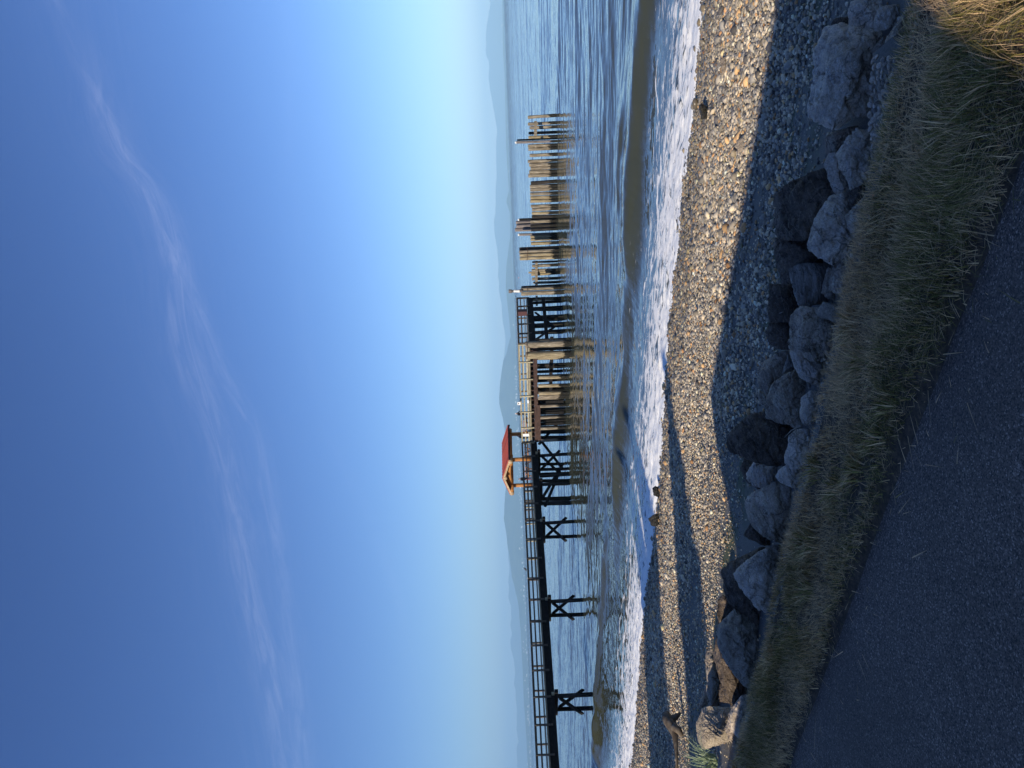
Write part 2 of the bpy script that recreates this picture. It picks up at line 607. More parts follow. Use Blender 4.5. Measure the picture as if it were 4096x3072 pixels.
# ------------------------------------------------------------------ grass
def build_grass():
    m, nt, b = new_mat('grass_blades')
    a = attr_color(nt)
    L(nt, a.outputs['Color'], b.inputs['Base Color'])
    b.inputs['Roughness'].default_value = 0.75
    b.inputs['Specular IOR Level'].default_value = 0.15
    n = 200000
    t = -11.5 + 15.5 * RNG.random(n)
    E = path_edge(t) - 0.03
    s = E + (-0.015 - E) * RNG.random(n) ** 0.9
    clump = fbm(t * 2.2, s * 4.5, 41, 3)
    green = fbm(t * 1.1, s * 3.0, 57, 3)
    # greener and longer toward the path, straw and short toward the wall
    pos = np.clip(s / E, 0, 1)
    edge = np.clip(1 - np.abs(pos - 0.55) * 1.6, 0.0, 1)
    bare = fbm(t * 3.1, s * 5, 143, 3)
    keep = RNG.random(n) < np.clip(0.35 + clump * 1.1 - np.clip(pos - 0.86, 0, 1) * 7.5, 0.02, 1) * np.clip((bare - 0.24) * 7, 0.2, 1)
    far = s > 0.0
    keep &= ~(far & (RNG.random(n) < 0.75))
    t, s, clump, green, pos, edge, E = (q[keep] for q in (t, s, clump, green, pos, edge, E))
    tc_ = np.concatenate([[-0.45, -0.62, -0.2], RNG.uniform(-9, 1.5, 34)])
    sc__ = np.concatenate([[-0.62, -0.5, -0.72], -RNG.uniform(0.12, 0.78, 34) * np.abs(path_edge(tc_[3:]))])
    nt_ = 130
    tt_ = (tc_[:, None] + RNG.normal(0, 0.035, (len(tc_), nt_))).ravel()
    ss_ = (sc__[:, None] + RNG.normal(0, 0.03, (len(tc_), nt_))).ravel()
    tuft = np.concatenate([np.zeros(len(t), bool), np.ones(len(tt_), bool)])
    tuft_az = np.concatenate([np.zeros(len(t)), np.arctan2(ss_ - np.repeat(sc__, nt_), tt_ - np.repeat(tc_, nt_)) * -1 + RNG.normal(0, 0.5, len(tt_))])
    t, s = np.concatenate([t, tt_]), np.concatenate([s, ss_])
    E = path_edge(t) - 0.03
    pos = np.clip(s / E, 0, 1)
    edge = np.clip(1 - np.abs(pos - 0.55) * 1.6, 0.0, 1)
    clump = np.concatenate([clump, np.full(len(tt_), 0.5)])
    green = np.concatenate([green, np.repeat(RNG.uniform(0.4, 0.85, len(tc_)), nt_)])
    n = len(t)
    long_ = np.clip((clump - 0.40) * 5, 0, 1) * edge
    h = (0.014 + 0.026 * RNG.random(n)) * (1 + 0.3 * edge) + long_ * (0.025 + 0.05 * RNG.random(n) ** 1.6)
    h = np.where(tuft, 0.05 + 0.075 * RNG.random(n), h)
    w = (0.0008 + 0.0011 * RNG.random(n)) * np.where(tuft, 1.5, 1)
    az = RNG.random(n) * 2 * np.pi
    lean = 0.25 + 0.9 * RNG.random(n) ** 1.2
    flat = RNG.random(n) < 0.30
    lean = np.where(flat, 1.6 + 1.2 * RNG.random(n), lean)
    # clumps lean together
    caz = fbm(t * 0.8, s * 2, 77, 2) * 2 * np.pi * 2
    az = np.where(RNG.random(n) < 0.55, caz + RNG.normal(0, 0.5, n), az)
    az = np.where(tuft, tuft_az, az)
    lean = np.where(tuft, 0.5 + 0.7 * RNG.random(n), lean)
    x0, y0 = (s + S0) * NX + t * TX, (s + S0) * NY + t * TY
    z0 = 0.002 + 0.03 * fbm(t * 3, s * 6, 5) * np.clip((s - E + 0.1) / 0.2, 0, 1)
    dx, dy = np.cos(az), np.sin(az)
    wx, wy = -dy * w, dx * w
    lvl = [(0.0, 1.0), (0.55, 0.8), (1.0, 0.0)]
    V = np.zeros((n, 5, 3))
    for i, (k, wk) in enumerate(lvl):
        off = h * lean * k ** 1.8
        zz = h * k / np.sqrt(1 + (lean * 0.7) ** 2)
        cx, cy, cz = x0 + dx * off, y0 + dy * off, z0 + zz
        if i < 2:
            V[:, 2 * i] = np.stack([cx - wx * wk, cy - wy * wk, cz], -1)
            V[:, 2 * i + 1] = np.stack([cx + wx * wk, cy + wy * wk, cz], -1)
        else:
            V[:, 4] = np.stack([cx, cy, cz], -1)
    k = (RNG.random(n) < 0.0035) & ~tuft
    kk = np.where(k)[0]
    dsp = -(0.02 + 0.32 * RNG.random(len(kk)) ** 2.5) - (s[kk] - E[kk] - 0.03)
    mv = np.stack([dsp * NX, dsp * NY, 0 * dsp], -1)
    cen_ = V[kk].mean(1, keepdims=True)
    lay = V[kk] - cen_
    lay[:, :, 2] *= 0.12
    lay[:, :, :2] *= 1.3
    cen_[:, :, 2] = 0.018
    V[kk] = lay + cen_ + mv[:, None, :]
    base = np.arange(n)[:, None] * 5
    tri = np.concatenate([base + np.array([[0, 1, 3]]), base + np.array([[0, 3, 2]]), base + np.array([[2, 3, 4]])], 0)
    straw = np.array([0.56, 0.38, 0.19])
    straw2 = np.array([0.29, 0.20, 0.11])
    grn = np.array([0.20, 0.155, 0.045])
    grn2 = np.array([0.085, 0.085, 0.026])
    g = np.clip((green - 0.5) * 4 + 0.15 + 0.75 * long_ + 0.35 * (pos - 0.45), 0, 1)
    isg = RNG.random(n) < g * 0.6
    r1 = RNG.random(n)[:, None]
    c = np.where(isg[:, None], grn * r1 + grn2 * (1 - r1), straw * r1 + straw2 * (1 - r1))
    c = c * (0.95 + 0.95 * RNG.random(n))[:, None] * (0.8 + 0.5 * fbm(t * 1.7, s * 3.3, 201, 3))[:, None]
    C = np.repeat(c, 5, 0)
    o = np_mesh('grass', V.reshape(-1, 3), tri, m, False, cols=C)
    tag(o, 'dry tufted grass strip between seawall and asphalt path', 'grass', kind='stuff')


build_grass()


# ------------------------------------------------------------------ pebbles
ico_v = None


def ico():
    bm = bmesh.new()
    bmesh.ops.create_icosphere(bm, subdivisions=1, radius=1)
    v = np.array([p.co[:] for p in bm.verts])
    f = np.array([[q.index for q in p.verts] for p in bm.faces])
    bm.free()
    return v, f


IV, IF = ico()


def rot_mats(n, tilt=0.5):
    a = RNG.random(n) * 2 * np.pi
    b = RNG.normal(0, tilt, n)
    c = RNG.normal(0, tilt, n)
    ca, sa, cb, sb, cc, sc_ = np.cos(a), np.sin(a), np.cos(b), np.sin(b), np.cos(c), np.sin(c)
    z, o = np.zeros(n), np.ones(n)
    Rz = np.stack([ca, -sa, z, sa, ca, z, z, z, o], -1).reshape(n, 3, 3)
    Rx = np.stack([o, z, z, z, cb, -sb, z, sb, cb], -1).reshape(n, 3, 3)
    Ry = np.stack([cc, z, sc_, z, o, z, -sc_, z, cc], -1).reshape(n, 3, 3)
    return Rz @ Rx @ Ry


def mat_pebble():
    m, nt, b = new_mat('beach_pebbles')
    a = attr_color(nt)
    v = world_pos(nt)
    f = noise_node(nt, v, 60, 3, 0.7)
    c = mixc(nt, 0.5, a.outputs['Color'], ramp(nt, f, [(0.3, (0.6,) * 3), (0.7, (1.4,) * 3)]), 'MULTIPLY')
    L(nt, c, b.inputs['Base Color'])
    w = N(nt, 'ShaderNodeAttribute')
    w.attribute_name = 'wet'
    mr = N(nt, 'ShaderNodeMapRange')
    L(nt, w.outputs['Fac'], mr.inputs['Value'])
    mr.inputs['To Min'].default_value = 0.75
    mr.inputs['To Max'].default_value = 0.25
    L(nt, mr.outputs['Result'], b.inputs['Roughness'])
    b.inputs['Specular IOR Level'].default_value = 0.4
    return m


def build_pebbles():
    n = 140000
    s = 3.0 + 14.9 * RNG.random(n) ** 0.9
    # visible wedge along t, with margin
    tl = -1.9 * (s + S0) - 2
    tr = 0.1 * (s + S0) + 1.5
    t = tl + (tr - tl) * RNG.random(n) ** 0.75
    sandy = fbm(t * 0.5, s * 0.9, 91, 3)
    dens = np.clip((s - 4.5) / 3.5, 0.15, 1) * np.where((s < 9.5), np.clip(1.9 - sandy * 2.6 + (s - 5) * 0.12, 0.08, 1), 1)
    keep = RNG.random(n) < dens
    s, t = s[keep], t[keep]
    n = len(s)
    cl = fbm(t * 0.6, s * 0.8, 13, 3)
    size = 0.019 + 0.033 * RNG.random(n) ** 2 + 0.021 * np.clip((s - 9) / 8, 0, 1) * RNG.random(n) + 0.018 * np.clip((cl - 0.5) * 4, 0, 1) * RNG.random(n)
    size *= np.where(RNG.random(n) < 0.025, 1.9, 1.0)
    # the sheltered shingle near the driftwood is finer
    size *= np.where((t < -8) & (s < 12), 0.75, 1.0) * np.where(s < 10, 0.62 + 0.38 * np.clip((s - 6) / 4, 0, 1), 1.0)
    sc = np.stack([size * (0.95 + 0.5 * RNG.random(n)), size * (0.8 + 0.3 * RNG.random(n)), size * (0.45 + 0.35 * RNG.random(n))], -1)
    Rm = rot_mats(n, 0.35)
    jit = 1 + 0.16 * (RNG.random((n, 12)) - 0.5)
    V = IV[None] * jit[..., None] * sc[:, None, :]
    V = np.einsum('nij,nkj->nki', Rm, V)
    x, y = (s + S0) * NX + t * TX, (s + S0) * NY + t * TY
    Z = np.interp(s, GS, GZ) + ((fbm(t * 0.25, s * 0.35, 3) - 0.5) * 0.22) * np.clip(s / 2, 0.2, 1)
    z = Z + size * (0.15 + 0.45 * RNG.random(n))
    V += np.stack([x, y, z], -1)[:, None, :]
    Fc = (np.arange(n)[:, None, None] * 12 + IF[None]).reshape(-1, 3)
    pal = np.array([[0.40, 0.36, 0.28], [0.30, 0.28, 0.24], [0.50, 0.45, 0.35], [0.20, 0.20, 0.19], [0.10, 0.10, 0.105],
                    [0.44, 0.30, 0.16], [0.36, 0.21, 0.10], [0.26, 0.25, 0.22], [0.58, 0.54, 0.45], [0.15, 0.14, 0.12], [0.34, 0.31, 0.19]])
    pw = np.array([0.17, 0.17, 0.10, 0.15, 0.10, 0.06, 0.03, 0.12, 0.04, 0.04, 0.02])
    ci = RNG.choice(len(pal), n, p=pw / pw.sum())
    c = pal[ci] * (0.72 + 1.15 * RNG.random(n) ** 1.3)[:, None] * np.array([1.07, 0.97, 0.85])
    wet = np.clip((s - 13.6 + (fbm(t * 0.9, s, 5) - 0.5) * 3) / 2.0, 0, 1)
    c = np.minimum(c, 0.85) * (1 - 0.45 * wet[:, None])
    c = c * np.array([1.0, 0.97, 0.9]) ** wet[:, None]
    C = np.repeat(c, 12, 0)
    o = np_mesh('pebbles', V.reshape(-1, 3), Fc, mat_pebble(), True, cols=C, attrs={'wet': np.repeat(wet, 12)})
    tag(o, 'rounded multicoloured pebbles covering the beach', 'pebbles', kind='stuff')


build_pebbles()

# ================================================================== SEA
SHORE_T = lambda t: 0.0


def build_water():
    rows = [15.6]
    while rows[-1] < 700:
        rows.append(rows[-1] + 0.055 + 0.0042 * max(rows[-1] - 17, 0))
    rows = np.array(rows)
    nfine = len(rows)
    rows = np.concatenate([rows, np.geomspace(740, 34000, 44)])
    nc = 620
    u = np.linspace(-1, 1, nc)
    S, U = np.meshgrid(rows, u, indexing='ij')
    ta, tb = -2.0 * (S + S0) - 4, 0.25 * (S + S0) + 3
    T = ta + (tb - ta) * (U + 1) / 2
    spac = np.maximum(0.055 + 0.0042 * np.maximum(S - 17, 0), (tb - ta) / nc * 0.6)
    Z = np.full_like(S, -3.5)
    rs = np.random.default_rng(3)
    shoal = np.clip((S - 19.5) / 12, 0.12, 1)
    waves = np.zeros_like(S)
    X, Y = (S + S0) * NX + T * TX, (S + S0) * NY + T * TY
    wang0 = math.atan2(-NY, -NX)
    warp = (fbm(T * 0.05, S * 0.07, 61, 3) - 0.5) * 9
    for i in range(54):
        lam = 0.4 * (13.0 ** rs.random())
        ang = math.atan2(-0.97, -0.25) + rs.normal(0, 0.2)
        kx, ky = math.cos(ang) * 2 * math.pi / lam, math.sin(ang) * 2 * math.pi / lam
        amp = 0.0022 * lam ** 0.75
        att = np.clip((lam / spac - 3.0) / 3, 0, 1)
        ph = kx * X + ky * Y + rs.random() * 6.28 + warp * (0.4 + 0.3 * rs.random()) * 2
        env = 0.55 + 0.9 * vnoise(X * 0.09 / max(lam, 1) ** 0.3 + i * 7.1, Y * 0.13 / max(lam, 1) ** 0.3, 100 + i)
        waves += amp * att * env * np.sin(ph)
    Z += waves * shoal * np.clip(1.25 - S / 900, 0.3, 1)

    # the swell about to break, and the next one behind it
    def swell(sc, amp, w_shore, w_sea):
        q = S - sc
        return amp * np.where(q < 0, np.exp(-(q / w_shore) ** 2), np.exp(-(q / w_sea) ** 2))
    m1 = (fbm(T * 0.09, T * 0, 71, 4) - 0.5)
    a1 = 0.42 * np.clip(1.08 - np.exp(-((T + 34) / 8) ** 2) * 1.0, 0.05, 1) * np.clip((fbm(T * 0.15, T * 0, 5, 3) - 0.5) * 3.2 + 0.85, 0.3, 1.2)
    Z += swell(25.0 + m1 * 2.6 + np.clip(-T - 18, 0, 40) * 0.04, a1, 0.72 + 0.7 * fbm(T * 0.3, T * 0, 19, 2), 2.6)
    a1b = 0.26 * np.clip((fbm(T * 0.12, T * 0, 305, 3) - 0.48) * 5, 0, 1)
    Z += swell(27.6 + (fbm(T * 0.1, T * 0, 307, 3) - 0.5) * 3, a1b, 0.6, 2.0)
    m2 = (fbm(T * 0.05, T * 0, 72, 2) - 0.5)
    Z += swell(36.5 + m2 * 4, 0.17, 1.7, 4.0)
    Z += swell(51 + m2 * 6, 0.14, 2.0, 5.0)
    Z += swell(70 + m1 * 7, 0.12, 2.2, 6.0)
    # run-up and churned wash
    lumps = fbm(T * 2.3, S * 3.0, 81, 4)
    ed = np.clip(1 - np.abs(S - 18.2) / 2.6, 0, 1)
    Z += ed * (lumps - 0.42) * 0.16 + np.exp(-((S - 17.5) / 0.5) ** 2) * 0.045
    Z += (fbm(T * 0.16, T * 0, 44, 3) - 0.5) * 0.16 * np.clip((20 - S) / 3, 0, 1)
    V = np.stack([X, Y, Z], -1).reshape(-1, 3)

    m, nt, b = new_mat('sea_water')
    v = world_pos(nt)
    ang = math.atan2(NY, NX)
    vr = N(nt, 'ShaderNodeVectorRotate', rotation_type='Z_AXIS')
    L(nt, v, vr.inputs['Vector'])
    vr.inputs['Angle'].default_value = -ang   # x now runs seaward, y along the shore
    sv = vr.outputs['Vector']
    at = N(nt, 'ShaderNodeAttribute')
    at.attribute_name = 'foam'
    # rippled surface: two noises give the slopes seaward and along the shore
    def slopes(scale, ks, kt, detail):
        n = N(nt, 'ShaderNodeTexNoise')
        n.inputs['Scale'].default_value = 1.0
        n.inputs['Detail'].default_value = detail
        n.inputs['Roughness'].default_value = 0.6
        n.inputs['Distortion'].default_value = 0.3
        L(nt, mapping(nt, sv, scale), n.inputs['Vector'])
        q = N(nt, 'ShaderNodeVectorMath', operation='MULTIPLY_ADD')
        L(nt, n.outputs['Color'], q.inputs[0])
        q.inputs[1].default_value = (ks, kt, 0)
        q.inputs[2].default_value = (-ks / 2 - 0.007, -kt / 2, 0)
        return q.outputs[0]
    sa = slopes((3.2, 1.1, 1), 0.26, 0.30, 4)
    sb = slopes((0.7, 0.12, 1), 0.30, 0.09, 4)
    sc3 = slopes((0.13, 0.016, 1), 0.26, 0.03, 4)
    ad0 = N(nt, 'ShaderNodeVectorMath', operation='ADD')
    L(nt, sa, ad0.inputs[0])
    L(nt, sb, ad0.inputs[1])
    ad = N(nt, 'ShaderNodeVectorMath', operation='ADD')
    L(nt, ad0.outputs[0], ad.inputs[0])
    L(nt, sc3, ad.inputs[1])
    # streaks drawn up the steep face of the swell
    sd = slopes((0.9, 4.5, 1), 0.10, 0.75, 3)
    fa = N(nt, 'ShaderNodeAttribute')
    fa.attribute_name = 'face'
    sds = N(nt, 'ShaderNodeVectorMath', operation='SCALE')
    L(nt, sd, sds.inputs[0])
    L(nt, fa.outputs['Fac'], sds.inputs['Scale'])
    ad1 = ad
    ad = N(nt, 'ShaderNodeVectorMath', operation='ADD')
    L(nt, ad1.outputs[0], ad.inputs[0])
    L(nt, sds.outputs[0], ad.inputs[1])
    # calm in the lee of the breaking swell
    fl = N(nt, 'ShaderNodeAttribute')
    fl.attribute_name = 'ripple'
    scl = N(nt, 'ShaderNodeVectorMath', operation='SCALE')
    L(nt, ad.outputs[0], scl.inputs[0])
    L(nt, fl.outputs['Fac'], scl.inputs['Scale'])
    vb = N(nt, 'ShaderNodeVectorRotate', rotation_type='Z_AXIS')
    L(nt, scl.outputs[0], vb.inputs['Vector'])
    vb.inputs['Angle'].default_value = ang
    gn = N(nt, 'ShaderNodeNewGeometry')
    a2 = N(nt, 'ShaderNodeVectorMath', operation='ADD')
    L(nt, gn.outputs['Normal'], a2.inputs[0])
    L(nt, vb.outputs[0], a2.inputs[1])
    nz = N(nt, 'ShaderNodeVectorMath', operation='NORMALIZE')
    L(nt, a2.outputs[0], nz.inputs[0])
    L(nt, nz.outputs[0], b.inputs['Normal'])
    b.inputs['IOR'].default_value = 1.333
    b.inputs['Roughness'].default_value = 0.05
    b.inputs['Base Color'].default_value = (0.052, 0.058, 0.040, 1)
    # foam
    fd = noise_node(nt, mapping(nt, sv, (1.5, 1.1, 1)), 1.0, 5, 0.65, 0.0)
    dv = N(nt, 'ShaderNodeVectorMath', operation='MULTIPLY_ADD')
    cmb = N(nt, 'ShaderNodeCombineXYZ')
    L(nt, fd, cmb.inputs[0])
    L(nt, fd, cmb.inputs[1])
    L(nt, cmb.outputs[0], dv.inputs[0])
    dv.inputs[1].default_value = (1.4, 1.4, 0)
    L(nt, mapping(nt, sv, (2.2, 1.5, 0)), dv.inputs[2])
    vo = N(nt, 'ShaderNodeTexVoronoi', feature='SMOOTH_F1')
    vo.inputs['Scale'].default_value = 1.0
    vo.inputs['Smoothness'].default_value = 0.5
    L(nt, dv.outputs[0], vo.inputs['Vector'])
    web = noise_node(nt, mapping(nt, sv, (4.2, 1.5, 1)), 1.0, 6, 0.66, 1.3)
    sm = N(nt, 'ShaderNodeMath', operation='MULTIPLY_ADD')
    L(nt, vo.outputs['Distance'], sm.inputs[0])
    sm.inputs[1].default_value = 0.5
    sm.inputs[2].default_value = -0.18 - 1.2
    wb = N(nt, 'ShaderNodeMath', operation='MULTIPLY_ADD')
    L(nt, web, wb.inputs[0])
    wb.inputs[1].default_value = 2.4
    L(nt, sm.outputs[0], wb.inputs[2])
    th = N(nt, 'ShaderNodeMath', operation='ADD')   # pattern + foam level
    L(nt, at.outputs['Fac'], th.inputs[0])
    L(nt, wb.outputs[0], th.inputs[1])
    mr = N(nt, 'ShaderNodeMapRange', interpolation_type='SMOOTHSTEP')
    L(nt, th.outputs[0], mr.inputs['Value'])
    mr.inputs['From Min'].default_value = 0.52
    mr.inputs['From Max'].default_value = 0.88
    fb = N(nt, 'ShaderNodeBsdfPrincipled')
    fb.inputs['Base Color'].default_value = (0.95, 0.93, 0.87, 1)
    fb.inputs['Roughness'].default_value = 0.7
    hb = noise_node(nt, mapping(nt, sv, (5, 4, 1)), 1.0, 6, 0.7)
    bump(nt, hb, 0.6, 0.06, fb)
    mx = N(nt, 'ShaderNodeMixShader')
    L(nt, mr.outputs['Result'], mx.inputs[0])
    L(nt, b.outputs[0], mx.inputs[1])
    L(nt, fb.outputs[0], mx.inputs[2])
    out = nt.nodes['Material Output']
    L(nt, mx.outputs[0], out.inputs['Surface'])

    q = S + (fbm(T * 0.35, S * 0.2, 15, 3) - 0.5) * 1.6
    foam = np.clip((23.2 - q) / 4.9, 0, 1) ** 0.8 * 0.9
    wob = (fbm(T * 0.5, S * 0.1, 251, 4) - 0.5) * 1.5
    for sc0, lv, wd in ((20.9, 0.80, 0.22), (19.6, 0.92, 0.25), (22.1, 0.62, 0.2)):
        foam = np.maximum(foam, lv * np.exp(-((S + wob * (1 + 0.3 * (sc0 - 20)) - sc0) / wd) ** 2) * (0.35 + fbm(T * 0.4, T * 0 + sc0, 261, 3)))
    foam = np.where(q < 18.1, np.maximum(foam, 0.84 + np.clip((18.1 - q) / 0.9, 0, 0.45)), foam)
    # a little lace left on the back of the breaking swell
    foam = np.maximum(foam, 0.22 * np.exp(-((S - 22.8) / 1.0) ** 2))
    o = np_mesh('water', V, grid_faces(len(rows), nc), m, True, attrs={'foam': foam.ravel(), 'face': np.exp(-((S - 24.0) / 1.6) ** 2).ravel(), 'ripple': (np.clip((S - 17) / 9, 0.3, 1) + 0.9 * np.clip((S - 70) / 250, 0, 1) + 4.5 * np.clip((S - 350) / 1300, 0, 1)).ravel()})
    tag(o, kind='structure')


build_water()


# ================================================================== HILLS
def crest(points, name, depth, base_z, mat, thick, rough, seed, snow=False):
    """a range of hills: px crest heights -> ridge line at its own distance, with seaward and landward slopes"""
    pts = sorted(points)
    ys = np.linspace(pts[0][0], pts[-1][0], 420)
    xs = np.interp(ys, [p[0] for p in pts], [p[1] for p in pts])
    ridge = np.array([PD(x, y, depth)[:] for x, y in zip(xs, ys)])
    prof = [(-1.0, 0.0), (-0.86, 0.08), (-0.7, 0.22), (-0.5, 0.48), (-0.3, 0.72), (-0.14, 0.9), (0.0, 1.0), (0.25, 0.7), (0.6, 0.3), (1.0, 0.0)]
    V = []
    for i in range(len(ys)):
        for k, (q, h) in enumerate(prof):
            X, Yy, Zr = ridge[i]
            hh = max(Zr - base_z, 2.0)
            n_ = fbm(np.array(X / rough + q * 3), np.array(q * 4.0), seed, 4) - 0.5
            n2 = fbm(np.array(X / rough * 5), np.array(q * 9.0), seed + 5, 3) - 0.5
            mod = 1 + (n_ * 0.5 + n2 * 0.25) * (1 if 0 < k < 6 or k > 6 else 0)
            V.append((X * (1 + q * thick / depth), depth + q * thick, base_z + hh * h * mod + (n2 * 0.05 * hh if k == 6 else 0)))
    o = np_mesh(name, np.array(V), grid_faces(len(ys), len(prof))[:, ::-1], mat, True)
    tag(o, kind='structure')
    return o


def c2(y0, x0, sc, pts):
    return [(y0 + a / sc, x0 + b / sc) for a, b in pts]


SCZ = 2.765
far_pts = [(-900, 1945), (-500, 1960)] + c2(0, 1900, SCZ, [(0, 155), (40, 175), (100, 157), (150, 150), (300, 128), (430, 118), (500, 128), (560, 113), (620, 124), (680, 155), (760, 160), (850, 150), (1000, 168), (1100, 185)]) \
    + c2(400, 1900, SCZ, [(0, 187), (150, 215), (350, 245), (450, 235), (700, 235), (850, 240), (950, 230), (1250, 225), (1350, 208), (1500, 220), (1640, 243)]) \
    + c2(1000, 1900, SCZ, [(150, 262), (250, 257), (450, 270), (600, 295), (800, 308), (900, 325), (1000, 340), (1100, 327), (1200, 320), (1400, 318), (1600, 320)]) \
    + c2(1600, 1900, SCZ, [(250, 310), (450, 345), (900, 345), (1000, 350), (1450, 345), (1600, 360)]) \
    + c2(2200, 1900, SCZ, [(0, 368), (100, 370), (200, 380), (330, 370), (430, 378), (540, 368), (620, 400), (750, 402), (830, 390), (920, 412), (1000, 388), (1100, 395), (1200, 425), (1350, 445), (1500, 440), (1550, 450), (1650, 447)]) \
    + c2(2472, 1900, SCZ, [(1000, 465), (1250, 460), (1370, 481), (1430, 458), (1600, 466)]) + [(3500, 2085), (4000, 2100)]
near_pts = [(-900, 1995)] + c2(0, 1900, SCZ, [(0, 300), (600, 312), (900, 330), (1659, 345)]) + c2(400, 1900, SCZ, [(1000, 375), (1120, 345), (1250, 385), (1500, 390)]) \
    + c2(1000, 1900, SCZ, [(150, 350), (400, 340), (700, 370), (950, 395), (1150, 345), (1220, 310), (1320, 298), (1450, 280), (1600, 267)]) \
    + c2(1600, 1900, SCZ, [(50, 272), (180, 302), (350, 340), (700, 360), (900, 350), (1000, 337), (1100, 330), (1300, 318), (1450, 342), (1600, 358)]) \
    + c2(2200, 1900, SCZ, [(100, 385), (300, 410), (420, 440), (600, 480), (900, 505), (1300, 525), (1659, 540)]) + c2(2472, 1900, SCZ, [(1200, 560), (1659, 585)]) + [(3500, 2128), (4000, 2146)]

m_hill, nt, b = new_mat('forested_hills')
f = noise_node(nt, world_pos(nt), 0.004, 6)
L(nt, ramp(nt, f, [(0.35, (0.025, 0.04, 0.022)), (0.6, (0.055, 0.075, 0.035)), (0.75, (0.10, 0.11, 0.06))]), b.inputs['Base Color'])
b.inputs['Roughness'].default_value = 1.0
m_mtn, nt, b = new_mat('snowy_mountains')
geo = world_pos(nt)
sep = N(nt, 'ShaderNodeSeparateXYZ')
L(nt, geo, sep.inputs[0])
f = noise_node(nt, geo, 0.006, 7, 0.65)
ma = N(nt, 'ShaderNodeMath', operation='MULTIPLY_ADD')
L(nt, f, ma.inputs[0])
ma.inputs[1].default_value = 900
L(nt, sep.outputs['Z'], ma.inputs[2])
mr = N(nt, 'ShaderNodeMapRange')
L(nt, ma.outputs[0], mr.inputs['Value'])
mr.inputs['From Min'].default_value = 1230
mr.inputs['From Max'].default_value = 1270
L(nt, mixc(nt, mr.outputs['Result'], (0.07, 0.08, 0.075), (0.85, 0.87, 0.9)), b.inputs['Base Color'])
b.inputs['Roughness'].default_value = 1.0
crest(far_pts, 'mountains', 27500, -8, m_mtn, 2200, 1400, 3)
crest(near_pts, 'hills', 16500, -8, m_hill, 1000, 800, 8)


def far_houses():
    mb = MB()
    for i in range(150):
        py = random.uniform(1450, 3072) if random.random() < 0.9 else random.uniform(0, 3072)
        hx = 2011 + 0.0372 * py
        px = hx - random.uniform(0.5, 9) * (1 if random.random() < 0.7 else 2)
        p = PD(px, py, random.uniform(15250, 15450))
        w = random.uniform(14, 34)
        hgt = random.uniform(8, 16)
        z = p.z
        a = Vector((p.x, p.y, z - hgt))
        mb.bar(a, a + Vector((w, random.uniform(-4, 4), 0)), 9, hgt)
        mb.bar(a + Vector((0, 0, hgt * 0.55)), a + Vector((w, 0, hgt * 0.55)), 6, hgt * 0.3)
    o = mb.build('houses', M['white'])
    tag(o, 'tiny pale houses scattered along the far shore', 'houses', kind='stuff')


far_houses()


# ================================================================== BOULDERS
def bake(o):
    dg = bpy.context.evaluated_depsgraph_get()
    me = bpy.data.meshes.new_from_object(o.evaluated_get(dg))
    return me


def in_px(p):
    """picture x (down) of a world point"""
    d = Vector(p) - CAM
    k = F / d.dot(fwd)
    return 2048 - d.dot(cup) * k


